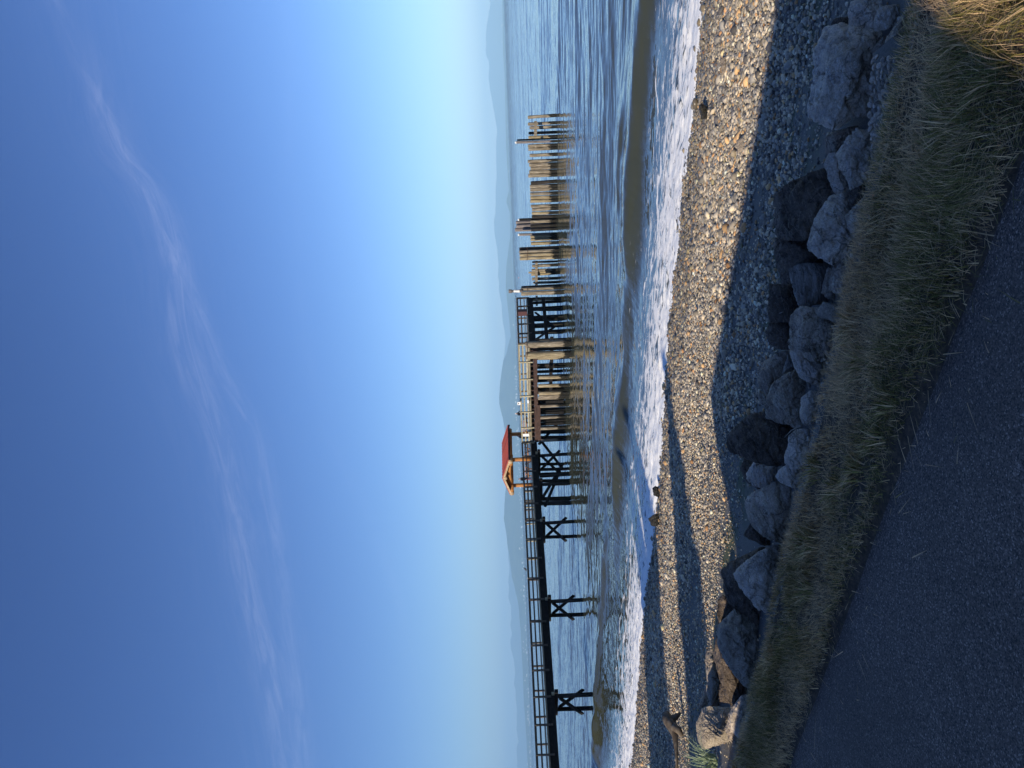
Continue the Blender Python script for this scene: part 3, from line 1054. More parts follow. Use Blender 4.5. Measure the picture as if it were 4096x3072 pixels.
def boulder(label, mat, pts, lean=0.45, ridge=0.6, top=1.6, deep=0.75, rough=1.0, push=0.0, name='boulder', group='boulders at the foot of the seawall', seed=None, low=8, cat='boulder'):
    rnd = random.Random(seed if seed is not None else len(label) * 131 + int(pts[0][0]))
    below = [(x - 0.0372 * (3072 - y) * -1 * 0 - (2070 - 0.0372 * ((3072 - y) - 1536))) for x, y in pts]
    lo_i = max(range(len(pts)), key=lambda i: below[i])
    lo, hi = max(below), min(below)
    g = ground_hit(pts[lo_i][0] + low, pts[lo_i][1])
    D0 = g.y + push
    H = (lo - hi) / F * D0
    ys = [p[1] for p in pts]
    W = (max(ys) - min(ys)) / F * D0
    size = (W + H) / 2

    def dep(f):
        return D0 + lean * H * (f if f < ridge else ridge + (f - ridge) * (1 + top))
    cx = sum(p[0] for p in pts) / len(pts)
    cy = sum(p[1] for p in pts) / len(pts)
    V = []
    for (x, y), bl in zip(pts, below):
        f = (lo - bl) / (lo - hi)
        d = dep(f)
        V.append(PD(x, y, d))
        # back of the stone, well inside its silhouette
        V.append(PD(cx + (x - cx) * 0.72, cy + (y - cy) * 0.72, d + deep * size * rnd.uniform(0.8, 1.2)))
        if f < 0.4:
            q = PD(x, y, d + 0.12 * size)
            q.z -= 0.22 * H + 0.1
            V.append(q)
        # front facets
        k = rnd.uniform(0.45, 0.72)
        xx, yy = cx + (x - cx) * k, cy + (y - cy) * k
        bb = xx - (2070 - 0.0372 * ((3072 - yy) - 1536))
        ff = (lo - bb) / (lo - hi)
        V.append(PD(xx, yy, dep(ff) - size * rnd.uniform(0.02, 0.16)))
    bm = bmesh.new()
    for v in V:
        bm.verts.new(v)
    r = bmesh.ops.convex_hull(bm, input=bm.verts)
    junk = [e for e in r['geom_interior'] + r['geom_unused'] if isinstance(e, bmesh.types.BMVert)]
    if junk:
        bmesh.ops.delete(bm, geom=list(set(junk)), context='VERTS')
    me = bpy.data.meshes.new('tmp')
    bm.to_mesh(me)
    bm.free()
    tmp = bpy.data.objects.new('tmp', me)
    COL.objects.link(tmp)
    md = tmp.modifiers.new('r', 'REMESH')
    md.mode = 'VOXEL'
    md.voxel_size = max(size / 40, 0.008)
    sm = tmp.modifiers.new('s', 'SMOOTH')
    sm.factor = 0.5
    sm.iterations = 2
    bpy.context.view_layer.update()
    out = bake(tmp)
    bpy.data.objects.remove(tmp)
    co = np.empty(len(out.vertices) * 3, np.float32)
    out.vertices.foreach_get('co', co)
    co = co.reshape(-1, 3)
    nr = np.empty(len(out.vertices) * 3, np.float32)
    out.vertices.foreach_get('normal', nr)
    nr = nr.reshape(-1, 3)
    off = rnd.uniform(0, 50)
    q = co / size
    n1 = fbm(q[:, 0] * 2.2 + q[:, 2] * 1.3 + off, q[:, 1] * 2.2 - q[:, 2] * 1.7, 7, 3) - 0.5
    n2 = fbm(q[:, 0] * 7 + q[:, 2] * 5 + off, q[:, 1] * 7 - q[:, 2] * 6, 17, 4) - 0.5
    n3 = np.abs(fbm(q[:, 0] * 3.5 - q[:, 2] * 3 + off, q[:, 1] * 3.5 + q[:, 2] * 4, 27, 3) - 0.5)
    step = np.abs(((q @ np.array([0.5, 0.35, 1.9])) * 3.1 + n1 * 2) % 1.0 - 0.5)
    d = (n1 * 0.15 + n2 * 0.075 - np.clip(0.05 - n3, 0, 1) * 0.9 - np.clip(0.09 - step, 0, 1) * 0.22) * size * rough
    co = co + nr * d[:, None]
    org = co.mean(0)
    org[2] = co[:, 2].min()
    out.vertices.foreach_set('co', (co - org).astype(np.float32).ravel())
    out.materials.clear()
    out.materials.append(M[mat])
    out.polygons.foreach_set('use_smooth', [True] * len(out.polygons))
    out.name = name
    o = bpy.data.objects.new(name, out)
    o.location = org
    COL.objects.link(o)
    tag(o, label, cat, group)
    return o


BOULDERS = [
    ('largest block by the cobble heap, long flat grey boulder with a ribbed top', 'rock_light', [(3297, 105), (3390, 117), (3494, 113), (3508, 134), (3480, 185), (3478, 245), (3440, 330), (3405, 395), (3325, 530), (3287, 480), (3230, 470), (3228, 425), (3253, 227)], dict(ridge=0.5, top=2.4)),
    ('small dark squared boulder butted against the end of the largest block', 'rock_dark', [(3334, 73), (3388, 62), (3394, 120), (3336, 122), (3318, 112)], {}),
    ('dim blue grey boulder behind the speckled stone, at the sunny end of the seawall', 'rock_light', [(3390, 62), (3400, 5), (3470, -20), (3512, 40), (3492, 116), (3394, 118)], {}),
    ('smooth blue slab leaning under the edge of the largest block', 'rock_mid', [(3409, 332), (3443, 300), (3475, 348), (3477, 413), (3467, 462), (3427, 474), (3407, 429)], {}),
    ('black speckled granite boulder touching the upper end of the cobble heap', 'rock_light', [(3492, 97), (3516, 24), (3580, 20), (3579, 73), (3546, 121), (3500, 127)], {}),
    ('long blue slab lying along the seawall rim above the cobbles', 'rock_mid', [(3536, 202), (3534, 162), (3589, 93), (3637, 24), (3648, 50), (3608, 162), (3564, 195)], {}),
    ('speckled squarish stone sitting on top of the cobble heap', 'rock_light', [(3538, 215), (3564, 174), (3595, 194), (3582, 255), (3540, 265)], {}),
    ('flat grey slab wedged between the largest block and the cobble heap', 'rock_mid', [(3487, 190), (3536, 140), (3533, 195), (3510, 225), (3488, 232)], {}),
    ('small blue boulder tucked behind the pale twin boulders, beside algae streaked sand', 'rock_mid', [(3301, 543), (3362, 526), (3402, 508), (3345, 612), (3308, 620)], {}),
    ('broad pale blue boulder, upper of a split pair, reaching to the seawall rim', 'rock_light', [(3338, 615), (3378, 555), (3427, 512), (3485, 530), (3488, 590), (3482, 665), (3445, 698), (3403, 763), (3383, 719), (3358, 672)], {}),
    ('narrow pale boulder, lower of a split pair, leaning on the big black boulder', 'rock_light', [(3295, 668), (3315, 614), (3340, 608), (3363, 680), (3385, 723), (3401, 762), (3390, 797), (3362, 790), (3344, 779), (3316, 734)], {}),
    ('biggest black boulder with a smooth rounded back, on the shingle', 'rock_dark', [(3092, 781), (3163, 727), (3235, 694), (3297, 681), (3330, 745), (3348, 779), (3322, 795), (3286, 850), (3253, 905), (3231, 962), (3145, 970), (3105, 967), (3092, 925)], dict(lean=0.8, low=30)),
    ('low dark slab below the biggest black boulder, half under the mossy white boulder', 'rock_dark', [(3098, 950), (3141, 969), (3220, 963), (3234, 994), (3278, 1034), (3191, 1056), (3160, 1085), (3159, 1135), (3127, 1139), (3108, 1063)], {}),
    ('white kite shaped boulder with a brown lichen stain', 'rock_light', [(3217, 983), (3231, 947), (3264, 875), (3300, 828), (3325, 784), (3354, 781), (3391, 806), (3396, 831), (3382, 857), (3401, 925), (3411, 962), (3374, 1005), (3329, 1065), (3282, 1034), (3231, 1005)], dict(ridge=0.7)),
    ('dark blue slab between the lichen stained white boulder and the seawall', 'rock_mid', [(3380, 864), (3405, 831), (3465, 772), (3446, 882), (3422, 962), (3398, 925)], {}),
    ('blue boulder under the seawall rim, touching the tip of the lichen stained boulder', 'rock_mid', [(3315, 1161), (3325, 1114), (3329, 1067), (3362, 1023), (3404, 990), (3400, 1034), (3372, 1182), (3336, 1178)], {}),
    ('small grey green boulder squeezed behind the veined flat topped boulder', 'rock_mid', [(3286, 1171), (3297, 1117), (3311, 1070), (3331, 1067), (3327, 1114), (3318, 1161), (3335, 1202), (3300, 1192)], {}),
    ('flat topped grey boulder with pale veins, below the lichen stained white one', 'rock_band', [(3154, 1077), (3195, 1052), (3231, 1050), (3268, 1059), (3310, 1072), (3298, 1117), (3292, 1165), (3278, 1207), (3240, 1228), (3200, 1228), (3187, 1200), (3163, 1130)], dict(ridge=0.8)),
    ('dark low boulder on the gravel beside the veined flat topped one', 'rock_dark', [(3075, 1135), (3120, 1138), (3165, 1138), (3192, 1200), (3200, 1230), (3160, 1292), (3080, 1294), (3070, 1230)], {}),
    ('dark cracked boulder on the gravel, next to the big blue notched boulder', 'rock_dark', [(3073, 1290), (3162, 1288), (3170, 1330), (3165, 1397), (3117, 1399), (3080, 1375), (3064, 1337)], {}),
    ('big blue boulder with a notched edge and a tan square stone on it', 'rock_mid', [(3150, 1269), (3197, 1229), (3264, 1223), (3270, 1258), (3329, 1287), (3325, 1352), (3300, 1408), (3253, 1441), (3233, 1415), (3200, 1394), (3158, 1394), (3151, 1334)], dict(ridge=0.7)),
    ('tan square edged slab resting on the big blue notched boulder', 'rock_tan', [(3262, 1247), (3292, 1205), (3358, 1227), (3332, 1289), (3269, 1263)], dict(rough=0.5)),
    ('oblong blue boulder with a dark hole, lying slantwise', 'rock_light', [(3150, 1402), (3164, 1390), (3199, 1393), (3235, 1431), (3274, 1478), (3285, 1500), (3282, 1524), (3247, 1549), (3216, 1517), (3176, 1462)], {}),
    ('rounded blue boulder on the gravel in front of the largest twin faced boulder', 'rock_mid', [(3028, 1471), (3041, 1446), (3081, 1433), (3110, 1404), (3148, 1403), (3138, 1493), (3085, 1544), (3070, 1584), (3037, 1546)], {}),
    ('small blue stone at the gravel edge under the largest twin faced boulder', 'rock_mid', [(3028, 1580), (3034, 1563), (3068, 1580), (3070, 1632), (3041, 1618)], {}),
    ('wedge of grey rock between the oblong boulder and the rounded blue boulder', 'rock_band', [(3128, 1497), (3150, 1412), (3180, 1460), (3186, 1473), (3150, 1492)], {}),
    ('largest twin faced blue boulder with a ridge down its middle', 'rock_mid', [(3070, 1583), (3088, 1533), (3131, 1495), (3182, 1469), (3217, 1515), (3186, 1565), (3204, 1601), (3199, 1699), (3175, 1715), (3131, 1697), (3068, 1674), (3064, 1616)], dict(ridge=0.65)),
    ('smooth tan grey boulder at the seawall rim beside the twin faced boulder', 'rock_light', [(3202, 1591), (3240, 1560), (3274, 1563), (3269, 1634), (3244, 1699), (3222, 1703), (3198, 1674)], {}),
    ('hulking dark boulder with a green grey striated top', 'rock_dark', [(2911, 1735), (2990, 1659), (3066, 1645), (3072, 1674), (3131, 1697), (3178, 1715), (3172, 1740), (3157, 1800), (3150, 1845), (3090, 1860), (3047, 1851), (2968, 1824), (2922, 1800)], dict(ridge=0.55)),
    ('bright blue grey slab standing at the rim beside the hulking dark boulder', 'rock_light', [(3148, 1805), (3158, 1742), (3182, 1715), (3235, 1719), (3226, 1800), (3214, 1862), (3172, 1884), (3140, 1852)], {}),
    ('pale pointed slab at the rim, its tip toward the split pyramid boulder', 'rock_light', [(3096, 1905), (3115, 1883), (3145, 1858), (3208, 1868), (3186, 1915), (3167, 1953), (3120, 1932)], {}),
    ('pale five sided boulder leaning on a black stone', 'rock_light', [(2982, 1894), (3011, 1840), (3092, 1856), (3092, 1916), (3060, 1954), (3025, 1950), (2995, 1927)], {}),
    ('black stone mostly hidden behind the pale five sided boulder', 'rock_dark', [(2960, 1869), (2978, 1834), (3018, 1838), (3010, 1890), (3010, 1925), (3034, 1958), (2990, 1932)], dict(push=0.25)),
    ('big split boulder with a dark hole and a white quartz seam', 'rock_mid', [(2977, 2010), (2989, 1981), (3025, 1954), (3083, 1943), (3101, 1917), (3122, 1937), (3131, 1981), (3152, 2024), (3142, 2053), (3120, 2113), (3103, 2178), (3047, 2149), (3007, 2091), (2980, 2031)], dict(ridge=0.6)),
    ('small dark boulder with a green weed on it, against the seawall', 'rock_mid', [(3121, 1937), (3161, 1946), (3163, 1974), (3156, 2026), (3130, 1997)], {}),
    ('dark triangular stone on the algae stained sand', 'rock_dark', [(2973, 2140), (3004, 2085), (3027, 2125), (3062, 2162), (3058, 2182), (2997, 2156)], {}),
    ('pyramid shaped pale boulder with a sharp ridge', 'rock_light', [(2931, 2295), (2982, 2239), (3040, 2199), (3093, 2174), (3103, 2198), (3113, 2252), (3097, 2324), (3071, 2400), (3062, 2440), (3040, 2440), (2987, 2366), (2937, 2317)], dict(ridge=0.6)),
    ('long black boulder beneath the pyramid shaped one', 'rock_dark', [(2888, 2285), (2924, 2250), (2989, 2232), (3044, 2192), (3000, 2245), (2945, 2302), (2965, 2342), (3010, 2400), (3045, 2470), (3016, 2507), (2968, 2462), (2945, 2432), (2899, 2380)], dict(push=0.15)),
    ('black rounded stone at the edge of the sunlit shingle', 'rock_dark', [(2869, 2400), (2888, 2376), (2922, 2400), (2944, 2432), (2890, 2479), (2869, 2515)], {}),
    ('huge brown and grey boulder with a hollow, widest near the end of the row', 'rock_tan', [(2867, 2521), (2884, 2471), (2936, 2428), (2962, 2457), (3003, 2521), (3019, 2562), (3009, 2643), (2997, 2736), (2973, 2752), (2914, 2667), (2873, 2594)], dict(ridge=0.7)),
    ('dark boulder lying under the huge brown and grey one', 'rock_dark', [(2851, 2582), (2867, 2536), (2890, 2610), (2930, 2675), (2979, 2765), (2979, 2800), (2920, 2832), (2877, 2724), (2857, 2627)], dict(push=0.1)),
    ('flat dark stone with a pale crack, beside the long sunlit stone', 'rock_dark', [(2877, 2736), (2932, 2722), (2946, 2785), (2938, 2812), (2877, 2808)], {}),
    ('long narrow sunlit stone pointing at the bright boulder', 'rock_tan', [(2825, 2603), (2847, 2592), (2869, 2659), (2879, 2736), (2873, 2801), (2851, 2860), (2835, 2872), (2829, 2805), (2837, 2724), (2827, 2659)], dict(deep=0.35)),
    ('brightest sunlit boulder, blade shadows on its face', 'rock_tan', [(2784, 2894), (2803, 2831), (2835, 2819), (2881, 2831), (2914, 2858), (2902, 2906), (2906, 2939), (2894, 2961), (2859, 2977), (2811, 2997), (2792, 2967)], dict(ridge=0.75, rough=0.6)),
    ('blue triangular stone behind the brightest boulder', 'rock_mid', [(2792, 2839), (2817, 2756), (2837, 2722), (2839, 2797), (2809, 2831)], {}),
    ('blue leaning boulder between the brightest boulder and the grass rim', 'rock_light', [(2910, 2858), (2936, 2819), (2967, 2779), (2979, 2797), (2987, 2825), (2975, 2886), (2958, 2963), (2924, 2929), (2910, 2886)], {}),
    ('low blue grey boulder at the root of the leaning one, near the sedge', 'rock_mid', [(2896, 2906), (2914, 2876), (2926, 2927), (2960, 2961), (2944, 2979), (2914, 2965)], {}),
    ('dull slab half hidden where the pale split pair meets the rim', 'rock_dark', [(3405, 770), (3440, 705), (3478, 690), (3462, 770), (3410, 822), (3395, 800)], dict(push=0.2)),
]
for lab, mt, pts, kw in BOULDERS:
    boulder(lab, mt, pts, **kw)

boulder('shiny black rock standing in the wash at the edge of the foam', 'rock_wet', [(2592, 2074), (2610, 2062), (2625, 2054), (2634, 2077), (2629, 2108), (2605, 2104)], name='rock', group='rocks at the waterline', rough=1.3, cat='rock')
boulder('brown wet rock where the foam first touches the shadow band', 'rock_wet', [(2608, 1951), (2622, 1942), (2633, 1958), (2632, 1990), (2615, 1982)], name='rock', group='rocks at the waterline', rough=1.3, cat='rock')
boulder('dark mussel crusted rock just above the foam in full sun', 'rock_wet', [(2796, 420), (2806, 412), (2816, 436), (2819, 474), (2806, 478)], name='rock', group='rocks at the waterline', rough=1.5, cat='rock')
boulder('flat brown rock bedded in the sunlit pebbles', 'rock_tan', [(2880, 236), (2902, 228), (2908, 290), (2890, 300)], name='rock', group='rocks at the waterline', rough=1.2, cat='rock')
boulder('angular tan stone on the pebbles close to the shadow edge', 'rock_tan', [(2945, 560), (2975, 545), (2978, 600), (2950, 612)], name='rock', group='rocks at the waterline', cat='rock')


# ------------------------------------------------------------------ cobbles heaped at the rim
def build_cobbles():
    protos = []
    for k in range(6):
        sc = (random.uniform(0.9, 1.25), random.uniform(0.75, 1), random.uniform(0.5, 0.75))
        bm = bmesh.new()
        bmesh.ops.create_icosphere(bm, subdivisions=3, radius=1)
        for v in bm.verts:
            n_ = mnoise.noise(v.co * 0.9 + Vector((k * 5, 0, 0)))
            v.co = v.co * (1 + 0.22 * n_)
            v.co.x *= sc[0]
            v.co.y *= sc[1]
            v.co.z *= sc[2]
        me = bpy.data.meshes.new('cobble')
        bm.to_mesh(me)
        bm.free()
        me.polygons.foreach_set('use_smooth', [True] * len(me.polygons))
        me.materials.append(M[['rock_light', 'rock_light', 'rock_tan', 'rock_mid', 'rock_light', 'rock_band'][k]])
        protos.append(me)
    spots = []
    tries = 0
    while len(spots) < 95 and tries < 6000:
        tries += 1
        py = random.uniform(225, 640)
        lo_x = float(np.interp(py, [225, 300, 340, 420, 480, 560, 640], [3490, 3484, 3482, 3480, 3474, 3488, 3490]))
        hi_x = float(np.interp(py, [225, 300, 400, 480, 560, 640], [3605, 3590, 3565, 3550, 3528, 3512]))
        px = random.uniform(lo_x, hi_x)
        r = random.uniform(9, 17)
        if all((px - a) ** 2 + (py - b_) ** 2 > (0.72 * (r + c)) ** 2 for a, b_, c in spots):
            spots.append((px, py, r))
    for px, py, r in spots:
        d = 4.55 + (3600 - px) * 0.006 + py * 0.0012
        p = PD(px, py, d)
        o = bpy.data.objects.new('cobble', random.choice(protos))
        o.location = p
        o.rotation_euler = (random.uniform(-0.5, 0.5), random.uniform(-0.5, 0.5), random.uniform(0, 6.28))
        o.scale = (r / F * d,) * 3
        COL.objects.link(o)
        tag(o, 'smooth rounded cobble in the heap between the boulders and the seawall', 'cobble', 'cobbles heaped against the seawall')
    # the bed the cobbles lie on
    mb = MB()
    ring = [PD(x, y, 4.75 + (3600 - x) * 0.006 + y * 0.0012) for x, y in [(3470, 215), (3470, 330), (3470, 480), (3478, 690), (3530, 690), (3560, 480), (3610, 215), (3540, 150)]]
    ring = [p - Vector((0, 0, 0.05)) for p in ring]
    mb.poly_prism(ring, -0.9)
    mg, nt, b = new_mat('gravel_bed')
    f = noise_node(nt, world_pos(nt), 60, 4, 0.7)
    L(nt, ramp(nt, f, [(0.3, (0.03, 0.03, 0.03)), (0.7, (0.15, 0.145, 0.13))]), b.inputs['Base Color'])
    b.inputs['Roughness'].default_value = 0.9
    o = mb.build('gravel', mg)
    tag(o, 'dark gravel under the heap of cobbles', 'gravel', kind='stuff')


build_cobbles()


# ------------------------------------------------------------------ driftwood on the shingle
M['drift_dark'] = mat_wood('driftwood_brown', [(0.05, 0.038, 0.027), (0.14, 0.11, 0.08), (0.27, 0.23, 0.18)], (3, 10, 10))


def build_drift():
    a = PD(2722, 2935, 0)
    g = ground_hit(2735, 2950)
    D = g.y
    root = empty('driftwood_log', ground_hit(2720, 2950), 'grey driftwood log with a flared root end half buried in the shingle', 'driftwood')
    pts = [PD(2662, 2852, D + 0.5), PD(2672, 2878, D + 0.35), PD(2688, 2905, D + 0.15), PD(2702, 2950, D - 0.05), PD(2706, 3020, D - 0.3), PD(2712, 3160, D - 0.7)]
    mb = MB()
    mb.tube(pts, [0.09, 0.15, 0.14, 0.07, 0.035, 0.03], 16, 0.12)
    mb.build('trunk', M['drift_dark'], root, True)
    mb = MB()
    mb.tube([PD(2676, 2885, D + 0.3), PD(2702, 2868, D + 0.3), PD(2722, 2852, D + 0.25)], [0.10, 0.08, 0.03], 10, 0.1)
    mb.tube([PD(2690, 2905, D), PD(2716, 2922, D - 0.1), PD(2728, 2945, D - 0.2)], [0.11, 0.09, 0.05], 10, 0.1)
    mb.build('root_flare', M['drift_dark'], root, True)
    # thin sticks lying on boulders
    mb = MB()
    mb.tube([PD(3075, 1286, 9.4), PD(3100, 1262, 9.1), PD(3130, 1248, 8.9)], [0.012, 0.010, 0.006], 6, 0.1)
    o = mb.build('stick', M['drift'])
    tag(o, 'thin bleached stick lying on the dark low boulders', 'stick')
    mb = MB()
    mb.tube([PD(3138, 1750, 8.2), PD(3165, 1722, 7.9), PD(3205, 1702, 7.6)], [0.004, 0.007, 0.009], 6, 0.1)
    o = mb.build('stick', M['drift'])
    tag(o, 'curved dry stalk in front of the hulking dark boulder', 'stick')


build_drift()


# ------------------------------------------------------------------ sedge clump in the sun
def leaf_mat(name, c1, c2):
    m, nt, b = new_mat(name)
    f = noise_node(nt, world_pos(nt), 25, 3)
    L(nt, ramp(nt, f, [(0.3, c1), (0.7, c2)]), b.inputs['Base Color'])
    b.inputs['Roughness'].default_value = 0.5
    return m


M['sedge'] = leaf_mat('sedge_leaves', (0.20, 0.27, 0.13), (0.42, 0.48, 0.30))


def build_sedge():
    base = PD(2852, 3046, 11.9)
    mb = MB()
    rnd = random.Random(5)
    for i in range(70):
        az = rnd.uniform(0, 2 * math.pi)
        ln = rnd.uniform(0.4, 0.75)
        w = rnd.uniform(0.008, 0.014)
        out = rnd.uniform(0.25, 0.95)
        root = base + Vector((rnd.uniform(-0.12, 0.12), rnd.uniform(-0.12, 0.12), -0.05))
        pts = []
        for k in range(6):
            q = k / 5
            pts.append(root + Vector((math.cos(az) * out * ln * q ** 1.3, math.sin(az) * out * ln * q ** 1.3, ln * (q * 1.0 - out * 0.75 * q ** 2.4))))
        side = Vector((-math.sin(az), math.cos(az), 0.15))
        vs, fs = [], []
        for k, p in enumerate(pts):
            ww = w * (1 - 0.85 * k / 5)
            vs += [p - side * ww, p + side * ww, p + Vector((0, 0, -ww * 0.6))]
        for k in range(5):
            a = 3 * k
            fs += [(a, a + 2, a + 5, a + 3), (a + 2, a + 1, a + 4, a + 5), (a + 1, a, a + 3, a + 4)]
        mb.add(vs, fs)
    o = mb.build('sedge', M['sedge'])
    tag(o, 'spiky sunlit sedge clump beside the brightest boulder', 'plant')


build_sedge()

# ================================================================== PIER
DP = Vector((1.416, 1.698, 0))
DPN = DP.normalized()
MP = Vector((-DPN.y, DPN.x, 0))          # towards the far side of the pier
P0 = Vector((-27.74, 52.9, 0))
WATER = -3.5


def pn(n, z=0.0):
    p = P0 + DP * n
    p.z = z
    return p


def rail_z(n):
    return 1.23 + 0.0083 * min(n, 15)


CP = Vector((9.44, 79.0, 0))
BP = Vector((3.95, 71.2, 0))
AP = pn(15)


def railing(pier, A, B, n, zt, mat, post_mat, post_drop=0.40, lower=True, wide=False):
    """posts, three rails; A and B carry the top height in z"""
    A, B = Vector(A), Vector(B)
    d = (B - A)
    out = Vector((d.y, -d.x, 0)).normalized()
    for i in range(n):
        p = A + d * (i / (n - 1))
        mb = MB()
        pp = p + out * 0.09
        j = random.uniform(-0.012, 0.012)
        mb.bar(pp + Vector((0, 0, -1.0 - post_drop)), pp + Vector((j, j, -0.005)), 0.12, 0.14, (out.x, out.y, 0))
        mb.build('post', post_mat, pier)
    u = Vector((0, 0, 1))
    mb = MB()
    mb.bar(A + u * -0.02, B + u * -0.02, 0.17, 0.045)
    mb.bar(A + u * -0.10, B + u * -0.10, 0.05, 0.11)
    mb.build('top_rail', mat, pier)
    mb = MB()
    mb.bar(A + u * -0.46, B + u * -0.46, 0.05, 0.13 if wide else 0.09)
    mb.build('mid_rail', mat, pier)
    mb = MB()
    mb.bar(A + u * -0.84, B + u * -0.84, 0.05, 0.16 if wide else 0.06)
    mb.build('bottom_rail', mat, pier)


def pier_pile(pier, x, y, ztop, r=0.17, mat='tar', tilt=(0, 0), name='piling'):
    mb = MB()
    a = Vector((x + tilt[0], y + tilt[1], WATER - 2.2))
    b = Vector((x, y, ztop))
    mb.tube([a, a.lerp(b, 0.33), a.lerp(b, 0.66), b], [r * 1.05, r, r * 0.97, r * 0.93], 12, 0.05)
    return mb.build(name, M[mat], pier, True)


def build_pier():
    pier = empty('pier', pn(4, 0.0), 'long dark timber fishing pier with railings, on crossbraced pilings', 'pier')
    u = Vector((0, 0, 1))
    n0, n1 = -4, 15
    z0, z1 = rail_z(n0), rail_z(n1)
    W = 3.0
    # near and far railings
    na, nb = pn(n0, z0), pn(n1, z1)
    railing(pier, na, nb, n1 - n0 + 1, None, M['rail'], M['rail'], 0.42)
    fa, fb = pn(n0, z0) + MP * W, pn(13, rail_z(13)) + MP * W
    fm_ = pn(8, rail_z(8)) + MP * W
    railing(pier, fb, fm_, 6, None, M['rail_lit'], M['rail_lit'], 0.1, wide=True)  # lighter timber stands in for sunlight on this far stretch
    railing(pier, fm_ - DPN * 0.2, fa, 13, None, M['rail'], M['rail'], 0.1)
    # deck, kerb, stringers
    mb = MB()
    mid0, mid1 = pn(n0, z0 - 1.03) + MP * (W / 2), pn(n1, z1 - 1.03) + MP * (W / 2)
    mb.bar(mid0, mid1, W + 0.1, 0.07)
    mb.build('deck', M['deck'], pier)
    mb = MB()
    mb.bar(pn(n0, z0 - 0.96) + MP * 0.03, pn(n1, z1 - 0.96) + MP * 0.03, 0.12, 0.07)
    mb.build('kerb', M['rail_lit'], pier)  # sunlit edge strip put into the kerb colour
    for off in (0.12, 1.0, 1.9, 2.85):
        mb = MB()
        mb.bar(pn(n0, z0 - 1.385) + MP * off, pn(n1, z1 - 1.385) + MP * off, 0.18, 0.62)
        mb.build('stringer', M['tar'], pier)
    # bents with crossed braces
    for k, nn in enumerate((-2.0, 2.1, 6.0, 10.0, 12.3, 14.2)):
        zt = rail_z(nn) - 1.70
        near, far = pn(nn) + MP * 0.35, pn(nn) + MP * 2.55
        mb = MB()
        mb.bar(near - MP * 0.85 + u * (zt - 0.14), far + MP * 0.75 + u * (zt - 0.14), 0.3, 0.29)
        mb.build('pile_cap', M['tar'], pier)
        pier_pile(pier, near.x, near.y, zt - 0.28, 0.18, 'pile_dark', (0.12, -0.05))
        pier_pile(pier, far.x, far.y, zt - 0.28, 0.18, 'tar', (-0.05, 0.05))
        if nn in (12.3,):
            continue
        zb = -2.75
        o1 = DPN * -0.24
        mb = MB()
        mb.bar(near + u * (zt - 0.45) + o1 - MP * 0.1, far + u * zb + o1 + MP * 0.45, 0.12, 0.27)
        mb.build('brace', M['tar'], pier)
        mb = MB()
        mb.bar(far + u * (zt - 0.45) - o1 + MP * 0.1, near + u * zb - o1 - MP * 0.45, 0.12, 0.27)
        mb.build('brace', M['tar'], pier)
        mb = MB()
        mb.bar(near - MP * 0.55 + u * (zt + 0.12), near - MP * 0.25 + u * (zt + 0.12), 0.18, 0.24)
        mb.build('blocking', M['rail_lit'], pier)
    # one loose diagonal between the outer bents
    mb = MB()
    mb.bar(pn(10.9) + MP * 0.2 + u * (-0.75), pn(13.2) + MP * 0.5 + u * (-2.6), 0.12, 0.28)
    mb.build('brace', M['tar'], pier)

    # landing under the shelter and the head of the pier
    D = AP + (CP - BP)
    zd = 0.29
    mb = MB()
    q = [pn(13) + MP * 2.9, pn(13) + MP * 7.6, pn(18.5) + MP * 7.6, pn(18.5)]
    mb.poly_prism([v + u * (zd - 0.10) for v in (q[0], q[1], q[2], pn(18.5) + MP * 0.0, pn(15.1) + MP * 0.0, pn(15.1) + MP * 2.9)], 0.07)
    mb.build('deck', M['deck'], pier)
    mb = MB()
    mb.poly_prism([v + u * (zd - 0.08) for v in (AP, BP, CP, D)], 0.07)
    mb.build('deck', M['deck'], pier)
    for a, b_ in ((q[0], q[1]), (q[1], q[2])):
        mb = MB()
        mb.bar(a + u * (zd - 0.42), b_ + u * (zd - 0.42), 0.2, 0.6)
        mb.build('stringer', M['tar'], pier)
    railing(pier, q[2] + u * 1.33, q[1] + u * 1.33, 6, None, M['rail'], M['rail'], 0.1)
    railing(pier, q[1] + u * 1.33, q[0] + u * 1.33, 4, None, M['rail'], M['rail'], 0.1)
    # sunlit front of the head: open joists over a brown beam
    zt = 1.35
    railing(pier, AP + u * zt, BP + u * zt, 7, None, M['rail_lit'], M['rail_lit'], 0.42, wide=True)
    front = (BP - AP).normalized()
    outw = Vector((front.y, -front.x, 0))
    mb = MB()
    mb.bar(AP + u * 0.27 - outw * 0.05, BP + u * 0.27 - outw * 0.05, 0.1, 0.16)
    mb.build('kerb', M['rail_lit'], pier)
    ln = (BP - AP).length
    for i in range(21):
        p = AP + front * (0.2 + (ln - 0.4) * i / 20)
        mb = MB()
        mb.bar(p + u * 0.02, p + u * 0.02 - outw * 3.2, 0.09, 0.30)
        mb.build('joist', M['beam_brown'], pier)
    mb = MB()
    mb.bar(AP - outw * 0.1 + u * -0.33, BP - outw * 0.1 + u * -0.33, 0.3, 0.40)
    mb.build('beam', M['beam_brown'], pier)
    mb = MB()
    mb.bar(AP + front * 0.2 + outw * 0.12 + u * -0.62, AP + front * 5.2 + outw * 0.12 + u * -0.62, 0.2, 0.3)
    mb.build('beam', M['beam_brown'], pier)
    # side of the head in shade
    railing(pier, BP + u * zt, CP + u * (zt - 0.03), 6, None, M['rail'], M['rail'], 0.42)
    mb = MB()
    mb.bar(BP + u * -0.12, CP + u * -0.15, 0.2, 0.66)
    mb.build('stringer', M['tar'], pier)
    mb = MB()
